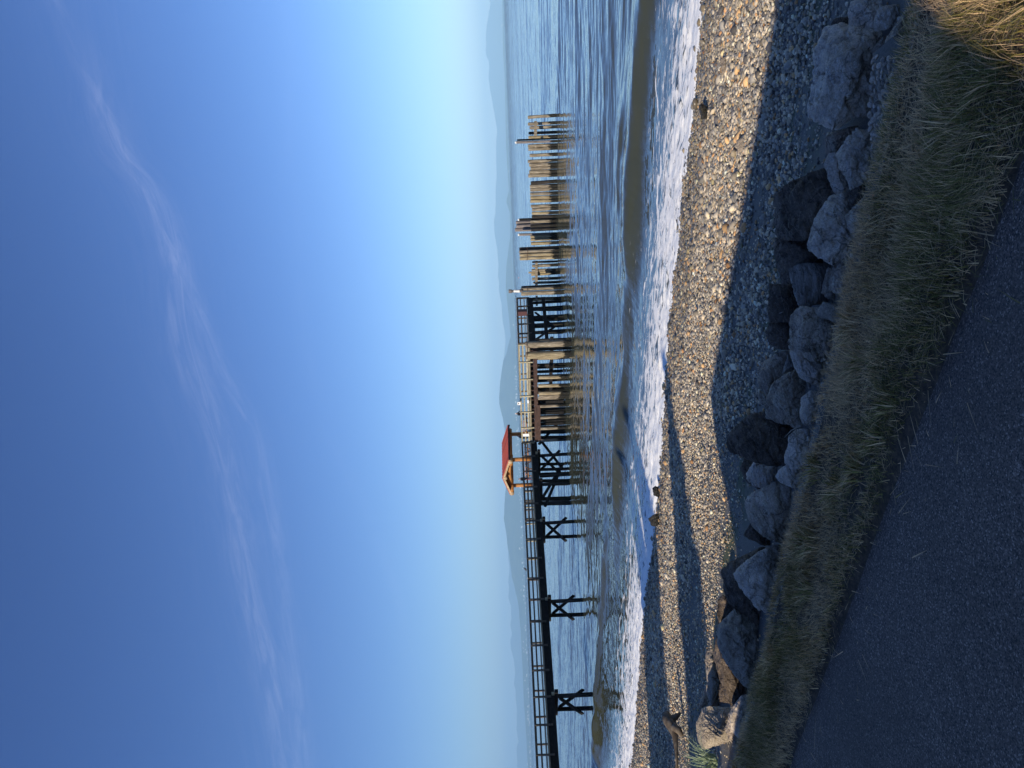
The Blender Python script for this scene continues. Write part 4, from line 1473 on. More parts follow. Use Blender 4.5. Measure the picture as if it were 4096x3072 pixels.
    mb.bar(BP + u * 0.27 + Vector((0.04, -0.04, 0)), CP + u * 0.25 + Vector((0.04, -0.04, 0)), 0.1, 0.07)
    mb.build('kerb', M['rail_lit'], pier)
    railing(pier, CP + u * zt, D + u * zt, 6, None, M['rail'], M['rail'], 0.1)
    # pilings of the head
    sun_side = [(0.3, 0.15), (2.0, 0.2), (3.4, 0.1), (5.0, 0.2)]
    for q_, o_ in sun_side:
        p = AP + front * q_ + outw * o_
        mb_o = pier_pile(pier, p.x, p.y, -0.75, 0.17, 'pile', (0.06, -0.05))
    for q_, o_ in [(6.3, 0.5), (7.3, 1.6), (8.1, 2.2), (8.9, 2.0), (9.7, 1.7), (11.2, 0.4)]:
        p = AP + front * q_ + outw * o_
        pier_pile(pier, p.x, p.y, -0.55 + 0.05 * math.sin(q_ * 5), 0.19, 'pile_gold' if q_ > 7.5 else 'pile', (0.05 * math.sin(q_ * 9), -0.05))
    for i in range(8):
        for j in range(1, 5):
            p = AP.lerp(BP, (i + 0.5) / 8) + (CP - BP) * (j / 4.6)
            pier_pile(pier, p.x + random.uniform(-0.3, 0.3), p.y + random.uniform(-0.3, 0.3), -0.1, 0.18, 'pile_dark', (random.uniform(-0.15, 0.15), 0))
    for i, (k, zt_) in enumerate(((0.06, -0.4), (0.22, -0.45), (0.38, -1.5), (0.55, -0.42), (0.72, -0.42), (0.88, -1.2))):
        p = BP.lerp(CP, k)
        pier_pile(pier, p.x + 0.05, p.y + 0.1, zt_ if zt_ > -1 else -0.45, 0.17, 'pile_dark', (random.uniform(-0.25, 0.25), 0))
    for a, b_, za, zb in ((0.02, 0.95, -1.55, -1.62), ):
        mb = MB()
        mb.bar(BP.lerp(CP, a) + u * za + Vector((0.25, -0.22, 0)), BP.lerp(CP, b_) + u * zb + Vector((0.25, -0.22, 0)), 0.14, 0.36)
        mb.build('brace', M['tar'], pier)
    for a, b_, za, zb in ((0.05, 0.3, -0.5, -2.6), (0.62, 0.3, -0.6, -2.4)):
        mb = MB()
        mb.bar(BP.lerp(CP, a) + u * za + Vector((0.2, -0.2, 0)), BP.lerp(CP, b_) + u * zb + Vector((0.2, -0.2, 0)), 0.1, 0.22)
        mb.build('brace', M['tar'], pier)
    for a, za in ((6.0, -1.9), (9.0, -2.0)):
        mb = MB()
        p = AP + front * a
        mb.bar(p + u * za - outw * 0.3, p + front * 4.2 + u * (za - 0.05) - outw * 0.3, 0.2, 0.34)
        mb.build('brace', M['tar'], pier)
    for k in range(9):  # dark boards added to fill the shaded void under the head
        p = AP + front * (0.55 + 0.5 * k) - outw * 1.2
        mb = MB()
        mb.bar(p + u * -0.3, p + u * (-3.6 + 0.25 * math.sin(k * 4.1)), 0.36, 0.12, (outw.x, outw.y, 0))
        mb.build('shade_fill_board', M['tar'], pier)
    # extra pilings under the shelter
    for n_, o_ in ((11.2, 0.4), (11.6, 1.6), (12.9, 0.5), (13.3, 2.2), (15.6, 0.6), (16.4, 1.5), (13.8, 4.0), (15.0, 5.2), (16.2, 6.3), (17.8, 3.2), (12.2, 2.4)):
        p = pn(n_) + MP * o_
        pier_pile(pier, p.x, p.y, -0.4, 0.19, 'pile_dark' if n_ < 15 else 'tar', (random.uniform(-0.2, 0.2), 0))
    for a, b_ in ((11.4, 13.6), (15.4, 13.4), (14.9, 16.6)):
        mb = MB()
        mb.bar(pn(a) + MP * 0.15 + u * -0.55, pn(b_) + MP * 0.6 + u * -2.9, 0.12, 0.28)
        mb.build('brace', M['tar'], pier)
    return pier


build_pier()


def build_shelter():
    u = Vector((0, 0, 1))
    g = MP
    r = DPN
    E1 = Vector((-8.2, 76.9, 0))
    Lr, Wg = 5.5, 5.7
    ze, zr = 2.74, 3.52
    root = empty('picnic_shelter', E1 + r * 2.7 + g * 2.85 + u * 0.29, 'open picnic shelter with a red metal gable roof on orange log posts', 'shelter')
    mr_, nt, b = new_mat('red_standing_seam_roof')
    sv = N(nt, 'ShaderNodeVectorRotate', rotation_type='Z_AXIS')
    L(nt, world_pos(nt), sv.inputs['Vector'])
    sv.inputs['Angle'].default_value = -math.atan2(r.y, r.x)
    wv = N(nt, 'ShaderNodeTexWave', wave_type='BANDS', bands_direction='X')
    wv.inputs['Scale'].default_value = 0.9
    L(nt, sv.outputs['Vector'], wv.inputs['Vector'])
    L(nt, ramp(nt, wv.outputs['Fac'], [(0.0, (0.33, 0.058, 0.034)), (0.8, (0.42, 0.08, 0.046)), (1.0, (0.14, 0.026, 0.016))]), b.inputs['Base Color'])
    b.inputs['Roughness'].default_value = 0.45
    bump(nt, wv.outputs['Fac'], 0.6, 0.05, b)
    th = 0.10
    for side in (0, 1):
        e0 = E1 + g * (Wg * side) + u * ze
        rg = E1 + g * (Wg / 2) + u * zr
        mb = MB()
        pts = [e0, e0 + r * Lr, rg + r * (Lr - 0.0), rg]
        mb.poly_prism([p + u * 0 for p in pts], th)
        roof = mb.build('roof_panel', mr_, root)
        ax = (rg - e0)
        mb = MB()
        for k in range(13):
            q = e0 + r * (0.03 + (Lr - 0.06) * k / 12) + u * (th + 0.02)
            mb.bar(q, q + ax, 0.045, 0.05)
        mb.build('seam', mr_, roof)
    # barge boards at both gables
    for off in (-0.04, Lr + 0.04):
        mb = MB()
        for side in (0, 1):
            e0 = E1 + g * (Wg * side) + r * off + u * (ze - 0.06)
            rg = E1 + g * (Wg / 2) + r * off + u * (zr - 0.06)
            mb.bar(e0, rg, 0.05, 0.2)
        mb.build('barge_board', M['pale_wood'], root)
    mb = MB()
    for side in (0, 1):
        e0 = E1 + g * (Wg * side + (-0.03 if side == 0 else 0.03)) + u * (ze + 0.0)
        mb.bar(e0, e0 + r * Lr, 0.05, 0.18)
    mb.build('fascia', M['beam_brown'], root)
    inset = 0.75
    for i in (0, 1):
        for j in (0, 1):
            p = E1 + r * (inset + (Lr - 2 * inset) * i) + g * (inset + (Wg - 2 * inset) * j)
            mb = MB()
            mb.tube([p + u * 0.25, p + u * 1.4, p + u * (ze - 0.22)], [0.23, 0.22, 0.21], 14, 0.03)
            mb.build('post', M['orange_wood'], root, True)
    for i in (0, 1):
        a = E1 + r * (inset + (Lr - 2 * inset) * i)
        mb = MB()
        mb.tube([a + g * 0.35 + u * (ze - 0.05), a + g * (Wg / 2) + u * (ze + 0.08), a + g * (Wg - 0.35) + u * (ze - 0.05)], [0.19, 0.2, 0.19], 12, 0.02)
        mb.build('tie_beam', M['orange_wood'], root, True)
        mb = MB()
        mb.tube([a + g * (Wg / 2) + u * (ze + 0.1), a + g * (Wg / 2) + u * (zr - 0.1)], [0.15, 0.15], 10, 0.02)
        mb.build('king_post', M['orange_wood'], root, True)
        for sgn in (-1, 1):
            mb = MB()
            mb.tube([a + g * (Wg / 2 + sgn * (Wg / 2 - 0.35)) + u * (ze - 0.02), a + g * (Wg / 2) + u * (zr - 0.12)], [0.12, 0.12], 10, 0.02)
            mb.build('rafter', M['orange_wood'], root, True)
    for j in (0, 1):
        a = E1 + g * (inset + (Wg - 2 * inset) * j) + u * (ze - 0.13)
        mb = MB()
        mb.tube([a - r * 0.05, a + r * (Lr + 0.05)], [0.2, 0.2], 12, 0.02)
        mb.build('plate_log', M['orange_wood'], root, True)
    for j, z in ((0.3, ze - 0.1), (Wg - 0.3, ze - 0.1), (Wg / 2, zr - 0.2)):
        mb = MB()
        a = E1 + g * j + u * z
        mb.tube([a - r * 0.12, a + r * 0.4], [0.24, 0.24], 12, 0.04)
        mb.build('log_end', M['pale_wood'], root, True)


build_shelter()


def picnic_table(px, py, depth, ang, label):
    p = PD(px, py, depth)
    z = 0.30
    c = Vector((p.x, p.y, z))
    root = empty('picnic_table', c, label, 'picnic table', 'picnic tables on the pier')
    d = Vector((math.cos(ang), math.sin(ang), 0))
    s = Vector((-d.y, d.x, 0))
    u = Vector((0, 0, 1))
    mb = MB()
    for k in range(4):
        mb.bar(c - d * 0.95 + s * (-0.3 + 0.2 * k) + u * 0.75, c + d * 0.95 + s * (-0.3 + 0.2 * k) + u * 0.75, 0.18, 0.05)
    mb.build('tabletop', M['orange_wood'], root)
    for sg in (-1, 1):
        mb = MB()
        for k in (0, 1):
            o = s * sg * (0.62 + 0.17 * k) + u * 0.44
            mb.bar(c - d * 0.95 + o, c + d * 0.95 + o, 0.15, 0.05)
        mb.build('seat', M['orange_wood'], root)
    for e in (-0.65, 0.65):
        for sg in (-1, 1):
            mb = MB()
            mb.bar(c + d * e + s * sg * 0.2 + u * 0.72, c + d * e + s * sg * 0.55 + u * 0.0, 0.05, 0.1, (d.x, d.y, 0))
            mb.build('leg', M['orange_wood'], root)
        mb = MB()
        mb.bar(c + d * e - s * 0.78 + u * 0.39, c + d * e + s * 0.78 + u * 0.39, 0.05, 0.1)
        mb.build('cross_bearer', M['orange_wood'], root)


picnic_table(2110, 1800, 79.6, math.atan2(DPN.y, DPN.x), 'orange picnic table between the front and rear shelter posts')
picnic_table(2110, 1876, 79.8, math.atan2(DPN.y, DPN.x) + 1.45, 'orange picnic table under the gable of the shelter')
picnic_table(2110, 1700, 79.0, math.atan2(-0.55, 0.83), 'orange picnic table out in the sun, past the shelter')


# ------------------------------------------------------------------ people on the pier
def person(px_y, depth, height, face, label, top, legs, hat=None, arm='down', zfloor=0.30, lean=0.0):
    p = PD(2090, px_y, depth)
    base = Vector((p.x, p.y, zfloor))
    k = height / 1.7
    fx, fy = math.cos(face), math.sin(face)

    def loc(side, fw, z):
        return Vector((fy * side * k + fx * fw * k, -fx * side * k + fy * fw * k, z * k))
    J = []
    E = []

    def j(side, fw, z, r, par=None):
        J.append((loc(side, fw, z), r * k))
        if par is not None:
            E.append((par, len(J) - 1))
        return len(J) - 1
    pel = j(0, 0, 0.93, 0.145)
    wst = j(0, lean * 0.3, 1.08, 0.125, pel)
    chs = j(0, lean * 0.7, 1.28, 0.155, wst)
    sho = j(0, lean, 1.41, 0.11, chs)
    nek = j(0, lean * 1.15, 1.48, 0.055, sho)
    chin = j(0, lean * 1.3 + 0.015, 1.55, 0.075, nek)
    hed = j(0, lean * 1.35 + 0.01, 1.63, 0.088, chin)
    j(0, lean * 1.35 - 0.005, 1.69, 0.06, hed)
    nose = j(0, lean * 1.35 + 0.10, 1.60, 0.018, hed)
    for sg in (-1, 1):
        hp = j(sg * 0.09, 0, 0.88, 0.10, pel)
        kn = j(sg * 0.10, 0.02, 0.48, 0.062, hp)
        an = j(sg * 0.10, 0.0, 0.09, 0.045, kn)
        j(sg * 0.11, 0.15, 0.04, 0.04, an)
        sh = j(sg * 0.18, lean, 1.39, 0.065, sho)
        if arm == 'rail':
            el = j(sg * 0.24, lean + 0.12, 1.14, 0.045, sh)
            wr = j(sg * 0.16, lean + 0.34, 1.10, 0.035, el)
            hd = j(sg * 0.14, lean + 0.42, 1.09, 0.036, wr)
        else:
            el = j(sg * 0.23, lean - 0.02, 1.13, 0.045, sh)
            wr = j(sg * 0.24, lean + 0.06, 0.89, 0.035, el)
            hd = j(sg * 0.24, lean + 0.08, 0.81, 0.036, wr)
        for q in range(4):
            j(sg * (0.14 if arm == 'rail' else 0.24) + (q - 1.5) * 0.02 * (1 if arm == 'rail' else 0.2), lean + (0.50 if arm == 'rail' else 0.08 + (q - 1.5) * 0.02), (1.08 if arm == 'rail' else 0.73 - 0.01 * (q % 2)), 0.010, hd)
        j(sg * (0.10 if arm == 'rail' else 0.22), lean + (0.44 if arm == 'rail' else 0.12), 1.10 if arm == 'rail' else 0.78, 0.011, hd)
    me = bpy.data.meshes.new('person')
    me.from_pydata([v[0] for v in J], E, [])
    o = bpy.data.objects.new('tmp', me)
    COL.objects.link(o)
    sk = o.modifiers.new('skin', 'SKIN')
    for i, v in enumerate(J):
        me.skin_vertices[0].data[i].radius = (v[1], v[1] * (0.8 if i in (0, 1, 2) else 1.0))
    me.skin_vertices[0].data[0].use_root = True
    sb = o.modifiers.new('sub', 'SUBSURF')
    sb.levels = 2
    bpy.context.view_layer.update()
    out = bake(o)
    bpy.data.objects.remove(o)
    out.materials.clear()
    for mm in (M['skin'], M[top], M[legs], M['hair']):
        out.materials.append(mm)
    for f in out.polygons:
        c = f.center
        z = c.z / k
        f.use_smooth = True
        fw = (c.x * fx + c.y * fy) / k
        side = abs(c.x * fy - c.y * fx) / k
        if z > 1.645 or (z > 1.53 and fw < lean * 1.35 - 0.01):
            f.material_index = 3
        elif z > 1.47:
            f.material_index = 0
        elif (arm == 'rail' and fw > lean + 0.36) or (arm != 'rail' and z < 0.87 and side > 0.17):
            f.material_index = 0
        elif z > 0.90:
            f.material_index = 1
        else:
            f.material_index = 2
    out.name = 'person'
    ob = bpy.data.objects.new('person', out)
    ob.location = base
    COL.objects.link(ob)
    tag(ob, label, 'person', 'people on the pier')
    if hat:
        hb = MB()
        c = base + loc(0, lean * 1.35 + 0.005, 1.655)
        hb.tube([c, c + Vector((0, 0, 0.05 * k)), c + Vector((0, 0, 0.085 * k))], [0.105 * k, 0.1 * k, 0.04 * k], 14)
        hb.bar(c + loc(0, 0.06, 0.01), c + loc(0, 0.19, 0.0), 0.15 * k, 0.012)
        hb.build('cap', M[hat], ob, True)
    return ob


person(1655, 79.5, 1.62, math.atan2(-0.75, 0.35), 'person in dark jacket and white cap standing at the sunlit rail', 'cloth_black', 'cloth_blue', 'white', 'rail', lean=0.08)
person(1752, 80.6, 1.5, math.atan2(-0.4, 0.9), 'dark haired person in black leaning by the shelter post', 'cloth_black', 'cloth_black', None, 'rail', lean=0.18)
person(1916, 75.4, 1.55, math.atan2(-0.6, 0.8), 'person in black top walking along the pier below the shelter gable', 'cloth_black', 'cloth_red', None, 'down')


# ------------------------------------------------------------------ signs, locker, gull
def build_bits():
    u = Vector((0, 0, 1))
    front = (BP - AP).normalized()
    outw = Vector((front.y, -front.x, 0))
    c = PD(2076, 1614, 74.6)
    mb = MB()
    mb.bar(c - front * 0.19, c + front * 0.19, 0.03, 0.34)
    root = mb.build('sign', M['white'])
    tag(root, 'small white notice standing on top of the sunlit railing', 'sign')
    mb = MB()
    mb.bar(c - front * 0.07 + outw * 0.018 + u * 0.04, c + front * 0.07 + outw * 0.018 + u * 0.04, 0.008, 0.10)
    mb.build('symbol', M['cloth_black'], root)
    mb = MB()
    mb.bar(c + outw * 0.02 - u * 0.16, c + outw * 0.02 - u * 0.55, 0.06, 0.04)
    mb.build('bracket', M['rail_lit'], root)
    c = PD(2104, 1740, 77.0)
    mb = MB()
    mb.bar(c - front * 0.17, c + front * 0.17, 0.03, 0.66)
    o = mb.build('sign', M['white'])
    tag(o, 'blank white board fixed to the rails near the shelter', 'sign')
    c = PD(2112, 1607, 74.8)
    mb = MB()
    mb.bar(c - front * 0.2, c + front * 0.2, 0.03, 0.16)
    o = mb.build('sign', M['white'])
    tag(o, 'low white plate on the bottom rail under the standing notice', 'sign')
    # maroon cabinet behind the shaded rails
    side = (CP - BP).normalized()
    inn = Vector((-side.y, side.x, 0))
    c = PD(2090, 1250, 75.2)
    c = Vector((c.x, c.y, 0.28))
    root = empty('cabinet', c, 'maroon cabinet standing behind the shaded railing', 'cabinet')
    mb = MB()
    mb.bar(c - side * 0.28 + u * 0.45, c + side * 0.28 + u * 0.45, 0.5, 0.9)
    mb.build('body', M['maroon'], root)
    mb = MB()
    mb.bar(c - side * 0.30 + u * 0.925, c + side * 0.30 + u * 0.925, 0.54, 0.05)
    mb.build('lid', M['maroon'], root)
    # crow on the top rail
    pr = PD(2104, 2277, pn(7.6).y)
    base = Vector((pr.x, pr.y, rail_z(7.6) + 0.0))
    root = empty('crow', base, 'small dark bird perched on the top rail of the pier', 'bird')
    mb = MB()
    mb.tube([base + Vector((-0.17, -0.02, 0.10)), base + Vector((-0.06, 0, 0.14)), base + Vector((0.04, 0, 0.19)), base + Vector((0.09, 0, 0.26)), base + Vector((0.12, 0, 0.31)), base + Vector((0.16, 0, 0.315))], [0.02, 0.07, 0.085, 0.055, 0.045, 0.02], 12)
    mb.build('body', M['feather'], root, True)
    mb = MB()
    mb.tube([base + Vector((0.155, 0, 0.313)), base + Vector((0.215, 0, 0.30))], [0.016, 0.003], 8)
    mb.build('beak', M['cloth_black'], root, True)
    for sg in (-1, 1):
        mb = MB()
        mb.tube([base + Vector((0, sg * 0.03, 0.13)), base + Vector((0.01, sg * 0.03, 0.0))], [0.01, 0.007], 6)
        mb.build('leg', M['cloth_black'], root)
    # buoy
    p = P(2075, 1111, WATER + 0.1)
    root = empty('buoy', p, 'tiny orange buoy floating far out beyond the pilings', 'buoy')
    mb = MB()
    mb.tube([p + u * (k * 0.13 - 0.35) for k in range(7)], [0.05, 0.3, 0.42, 0.46, 0.42, 0.3, 0.05], 14)
    mb.build('float', M['buoy'], root, True)
    mb = MB()
    mb.tube([p + u * 0.4, p + u * 0.75], [0.05, 0.04], 8)
    mb.build('ring_post', M['white'], root)


build_bits()

# ================================================================== OLD PILINGS
K = 1 / 2.765


def row_depth(py):
    return 72.8 + max(0, py - 470) * 0.0128


def pile_mesh(mb, base, top, r, wob=0.10):
    b = Vector(base)
    t = Vector(top)
    pts = [b.lerp(t, k) for k in (0, 0.25, 0.5, 0.75, 0.97, 1.0)]
    rr = [r * 1.04, r * random.uniform(0.96, 1.04), r * random.uniform(0.95, 1.03), r * random.uniform(0.95, 1.0), r * 0.97, r * 0.86]
    mb.tube(pts, rr, 14, wob)


def piling(label, group, cy0, width, xtop, oy, depth=None, mat='pile', tilt=0.0, cap=False, r_k=0.475):
    """cy0, width, xtop in the coordinates of a picture detail that starts at row oy"""
    py = oy + (cy0 + random.uniform(-3, 3)) * K
    d = (depth or row_depth(py)) + random.uniform(-0.12, 0.12)
    xtop = xtop + random.choice([random.uniform(-9, 9), random.uniform(-9, 9), random.uniform(-22, 16)])
    width = width * random.uniform(0.86, 1.06)
    tilt = tilt + random.uniform(-7, 7)
    px = 1900 + xtop * K
    top = PD(px, py, d)
    bot = PD(px, py - tilt * K, d)
    bot.z = WATER - 2.5
    r = width * K * r_k / F * d
    mb = MB()
    pile_mesh(mb, bot, top, r)
    o = mb.build('piling', M[mat], None, True)
    tag(o, label, 'piling', group)
    if cap:
        mb = MB()
        mb.tube([top - Vector((0, 0, 0.05)), top + Vector((0, 0, 0.03)), top + Vector((0, 0, 0.12))], [r * 1.02, r * 1.0, r * 0.35], 12, 0.06)
        mb.build('white_cap', M['dropping'], o, True)
    return o


GR = 'old pilings standing in the sea beyond the pier'
rnd = random.Random(3)
piling('single leaning piling at the open sea end of the piling row', GR, 193, 38, 590, 400, tilt=18)
for c, w, x, mt in ((268, 41, 595, 'pile'), (308, 41, 598, 'pile'), (365, 38, 596, 'pile_dark'), (415, 42, 600, 'pile_gold')):
    piling('short piling in the braced group around the tall white capped pole', GR, c, w, x, 400, mat=mt, tilt=rnd.uniform(2, 8))
piling('tall black tarred pole beside the white capped one', GR, 441, 20, 462, 400, depth=72.2, mat='tar', tilt=3)
piling('tall grey pole with a white cap, tallest of the braced group', GR, 470, 32, 455, 400, depth=72.0, mat='pile_grey', tilt=3, cap=True)
for c, w in ((508, 44), (545, 38)):
    piling('short pale piling between the white capped pole and the lone thin piling', GR, c, w, 600, 400, tilt=rnd.uniform(0, 5))
piling('lone thin piling standing by itself between two groups', GR, 613, 40, 596, 400, mat='pile', tilt=3)
for c in (682, 720, 758, 796, 836):
    piling('pale piling in the tight five piling block', GR, c, 42, 605 + rnd.uniform(-3, 3), 400, mat='pile', tilt=rnd.uniform(-2, 4))
for i, c in enumerate((918, 957, 996, 1040, 1080, 1120)):
    piling('pale piling in the six piling block, dark one at its end' if i else 'dark slanting piling at the end of the six piling block', GR, c, 42, 611 + rnd.uniform(-3, 3), 400, mat='pile_dark' if i == 0 else ('pile_gold' if i > 3 else 'pile'), tilt=14 if i == 0 else rnd.uniform(-1, 4))
for i, c in enumerate((1176, 1214, 1252, 1290)):
    piling('mottled piling in the block next to the tall purple grey trio', GR, c, 40, 618 + rnd.uniform(-3, 3), 400, mat=('pile', 'pile', 'pile_gold', 'pile_dark')[i], tilt=rnd.uniform(-1, 3))
piling('tall black pole with a white cap, touching the purple grey trio', GR, 1322, 30, 484, 400, depth=79, mat='tar', cap=True)
for c in (1356, 1396, 1438):
    piling('tall purple grey piling of the trio', GR, c, 43, 446 + rnd.uniform(-3, 3), 400, depth=80.5, mat='pile_grey', tilt=2)
for c in (1350, 1395, 1440):
    piling('short piling in front of the purple grey trio', GR, c, 40, 625 + rnd.uniform(-3, 3), 400, depth=78.6, mat=rnd.choice(['pile', 'pile_gold', 'pile_dark']))
piling('tall brown pole with a white tip, just past the trio', GR, 1492, 34, 492, 400, depth=79.5, mat='pile_grey', cap=True)
for c in (1512, 1548, 1585):
    piling('short piling between the white tipped brown pole and the roped cluster', GR, c, 40, 620 + rnd.uniform(-3, 3), 400, mat=rnd.choice(['pile', 'pile_gold']))
piling('dark stub of a piling right behind the roped cluster', GR, 132, 26, 630, 1000, mat='pile_dark')
for c, w, x in ((175, 36, 626), (224, 34, 630), (275, 34, 630), (318, 38, 626), (362, 34, 635)):
    piling('short piling held by the long waler beside the mooring dolphin', GR, c, w, x, 1000, mat=rnd.choice(['pile', 'pile_gold', 'pile']))
piling('slim piling standing higher than its neighbours behind the waler', GR, 250, 24, 585, 1000, mat='pile_gold')
piling('dark short piling of the pair beside the pier head', GR, 532, 20, 640, 1000, depth=79, mat='pile_dark')
piling('pale short piling of the pair beside the pier head', GR, 552, 30, 640, 1000, depth=79, mat='pile_gold')


def waler(label, y0, y1, x0, x1, d0, d1, oy, h):
    mb = MB()
    a, b = PD(1900 + x0 * K, oy + y0 * K, d0), PD(1900 + x1 * K, oy + y1 * K, d1)
    mb.bar(a, b, 0.22, h)
    o = mb.build('waler', M['pile'])
    tag(o, label, 'timber beam', 'timbers bolted across the old pilings')


waler('timber bolted across the braced group at the sea end of the row', 236, 405, 670, 668, 72.2, 72.3, 400, 0.30)
waler('short splintered timber beside the white capped pole', 488, 540, 665, 672, 72.4, 72.6, 400, 0.16)
waler('long level timber across the five short pilings by the dolphin', 118, 400, 680, 680, 80.2, 80.5, 1000, 0.28)
waler('stub of timber sticking out beside the pier head', 505, 618, 682, 684, 78.5, 78.5, 1000, 0.22)


def dolphin(label, piles, oy, depth, cable_x, extra=None):
    p0 = PD(2000, oy + piles[0][0] * K, depth)
    root = empty('mooring_dolphin', (p0.x, p0.y, WATER), label, 'mooring dolphin', 'mooring dolphins')
    for (c, w, x, mt, dd, tl) in piles:
        py, px = oy + c * K, 1900 + x * K
        top = PD(px, py, depth + dd)
        bot = PD(px, py - tl * K, depth + dd)
        bot.z = WATER - 2.5
        mb = MB()
        pile_mesh(mb, bot, top, w * K * 0.5 / F * depth)
        mb.build('piling', M[mt], root, True)
    for cx_ in cable_x:
        ya, yb = piles[0][0] - piles[0][1] * 0.55, piles[-1][0] + piles[-1][1] * 0.55
        rr = 0.025
        pts = []
        n = 12
        for i in range(n + 1):
            q = i / n
            yy = ya + (yb - ya) * q
            pts.append(PD(1900 + (cx_ + 6 * math.sin(q * math.pi)) * K, oy + yy * K, depth - piles[0][1] * K * 0.56 / F * depth * (0.4 + 0.6 * math.sin(q * math.pi)) - 0.1))
        mb = MB()
        mb.tube(pts, [rr] * len(pts), 6)
        mb.build('cable', M['iron'], root, True)
    return root


dolphin('roped cluster of four tall golden pilings in the row', [(-12, 36, 490, 'pile_dark', 0.3, 2), (22, 40, 488, 'pile', 0, 2), (58, 36, 492, 'pile_gold', -0.1, 2), (96, 40, 494, 'pile_gold', 0, 0)], 1000, 76, (575, ))
dl = dolphin('dolphin of stout pilings topped by a white stained post, next to the pier head', [(412, 26, 512, 'pile_dark', 0.3, 12), (436, 40, 506, 'pile', 0, 2), (482, 48, 510, 'pile', -0.1, 0)], 1000, 76, (575, ))
top = PD(1900 + 505 * K, 1000 + 452 * K, 75.9)
mb = MB()
zt = PD(1900 + 372 * K, 1000 + 452 * K, 75.9).z
mb.tube([Vector((top.x, top.y, z)) for z in (top.z - 0.2, top.z + 0.25, top.z + 0.55, zt - 0.35, zt - 0.3, zt)], [0.2, 0.14, 0.12, 0.13, 0.2, 0.19], 12, 0.14)
post = mb.build('post', M['pile_grey'], dl, True)
mb = MB()
mb.tube([Vector((top.x, top.y, z)) for z in (top.z + 0.1, top.z + 0.2, top.z + 0.5, top.z + 0.75)], [0.19, 0.165, 0.145, 0.14], 12, 0.12)
mb.build('white_stain', M['dropping'], post, True)
dolphin('stoutest pair of pilings standing in front of the pier head', [(1048, 74, 556, 'pile', 0, 4), (1104, 30, 640, 'pile_dark', 0.5, 3), (1166, 80, 562, 'pile_gold', 0, 2)], 1000, 64, (570, ))


# ================================================================== WHAT SHADES THE FORESHORE (behind the camera)
def sc_xy(s, c):
    det = NX * -0.69 - NY * 0.72
    return ((-0.69 * (s + S0) - NY * c) / det, (NX * c - 0.72 * (s + S0)) / det)


def build_house():
    a = Vector((*sc_xy(-10, -11.0), 0))
    b = Vector((*sc_xy(-10, -0.83), 0))
    ax = (b - a).normalized()
    back = Vector((-NX, -NY, 0))
    u = Vector((0, 0, 1))
    root = empty('house', (a + b) / 2 + back * 3, 'two storey timber house standing landward of the path', 'house')
    m = mat_plain('grey_siding', (0.3, 0.32, 0.33), 0.8, 0.1)
    ha, hb = HOUSE_H
    mb = MB()
    sh = Vector((-0.69, -0.72, 0)).normalized() * 6.1
    vs = [a, b, b + sh, a + sh]
    tops = [a + u * ha, b + u * hb, b + sh + u * hb, a + sh + u * ha]
    mb.add(vs + tops, [(0, 1, 5, 4), (1, 2, 6, 5), (2, 3, 7, 6), (3, 0, 4, 7), (0, 3, 2, 1), (4, 5, 6, 7)])
    mb.build('wall', m, root)
    mb = MB()
    t2 = [p + u * 0.004 for p in tops]
    mb.poly_prism([t2[0], t2[1], t2[2] + back * 0.0, t2[3]], 0.12)
    mb.build('roof', M['tar'], root)
    for i in range(4):
        for z in (1.0, 4.0):
            c = a + ax * (1.6 + i * 2.3) - back * 0.02 + u * z
            mb = MB()
            mb.bar(c + u * 0.6, c + u * 0.6 + ax * 1.2, 0.06, 1.3)
            w = mb.build('window', M['white'], root)
            mb = MB()
            mb.bar(c + u * 0.6 + ax * 0.08 - back * 0.035, c + u * 0.6 + ax * 1.12 - back * 0.035, 0.02, 1.14)
            mb.build('pane', M['cloth_blue'], w)


HOUSE_H = (6.75, 6.25)
build_house()
M['needles'] = leaf_mat('conifer_needles', (0.02, 0.045, 0.015), (0.05, 0.09, 0.03))
M['bark'] = mat_plain('bark', (0.09, 0.065, 0.045), 0.9, 0.4, 12)


def build_tree(label, s, c, rad, height, z_lo, seed):
    x, y = sc_xy(s, c)
    base = Vector((x, y, -0.05))
    root = empty('conifer_tree', base, label, 'tree', 'trees landward of the path')
    mb = MB()
    mb.tube([base, base + Vector((0, 0, height * 0.5)), base + Vector((0, 0, height * 0.97))], [0.35, 0.22, 0.03], 12, 0.06)
    for k in range(26):
        z = z_lo + (height - z_lo) * k / 26
        a = k * 2.4
        rr = rad * (1 - ((z - z_lo) / (height - z_lo)) ** 2.2) * 0.9
        mb.tube([base + Vector((0, 0, z)), base + Vector((math.cos(a) * rr, math.sin(a) * rr, z + 0.2))], [0.07, 0.02], 6)
    mb.build('trunk', M['bark'], root, True)
    rg = np.random.default_rng(seed)
    n = 13000
    q = rg.random(n)
    z = z_lo + (height - z_lo) * q
    prof = rad * (1 - q ** 2.2) * (0.85 + 0.3 * rg.random(n))
    a = rg.random(n) * 6.283
    rr = prof * np.sqrt(rg.random(n))
    c0 = np.stack([np.cos(a) * rr, np.sin(a) * rr, z], -1)
    V = c0[:, None, :] + rg.normal(0, 0.14, (n, 3, 3))
    o = np_mesh('crown', V.reshape(-1, 3), np.arange(n * 3).reshape(-1, 3), M['needles'], False)
    o.parent = root


build_tree('dense conifer nearest the house', -10, -16.4, 2.5, 9.8, 0.8, 1)
build_tree('taller dense conifer of the pair farther along', -10, -23.9, 2.9, 12.8, 0.5, 2)
build_tree('broad dense conifer, last one along the path', -10, -26.6, 2.8, 13.2, 0.5, 4)


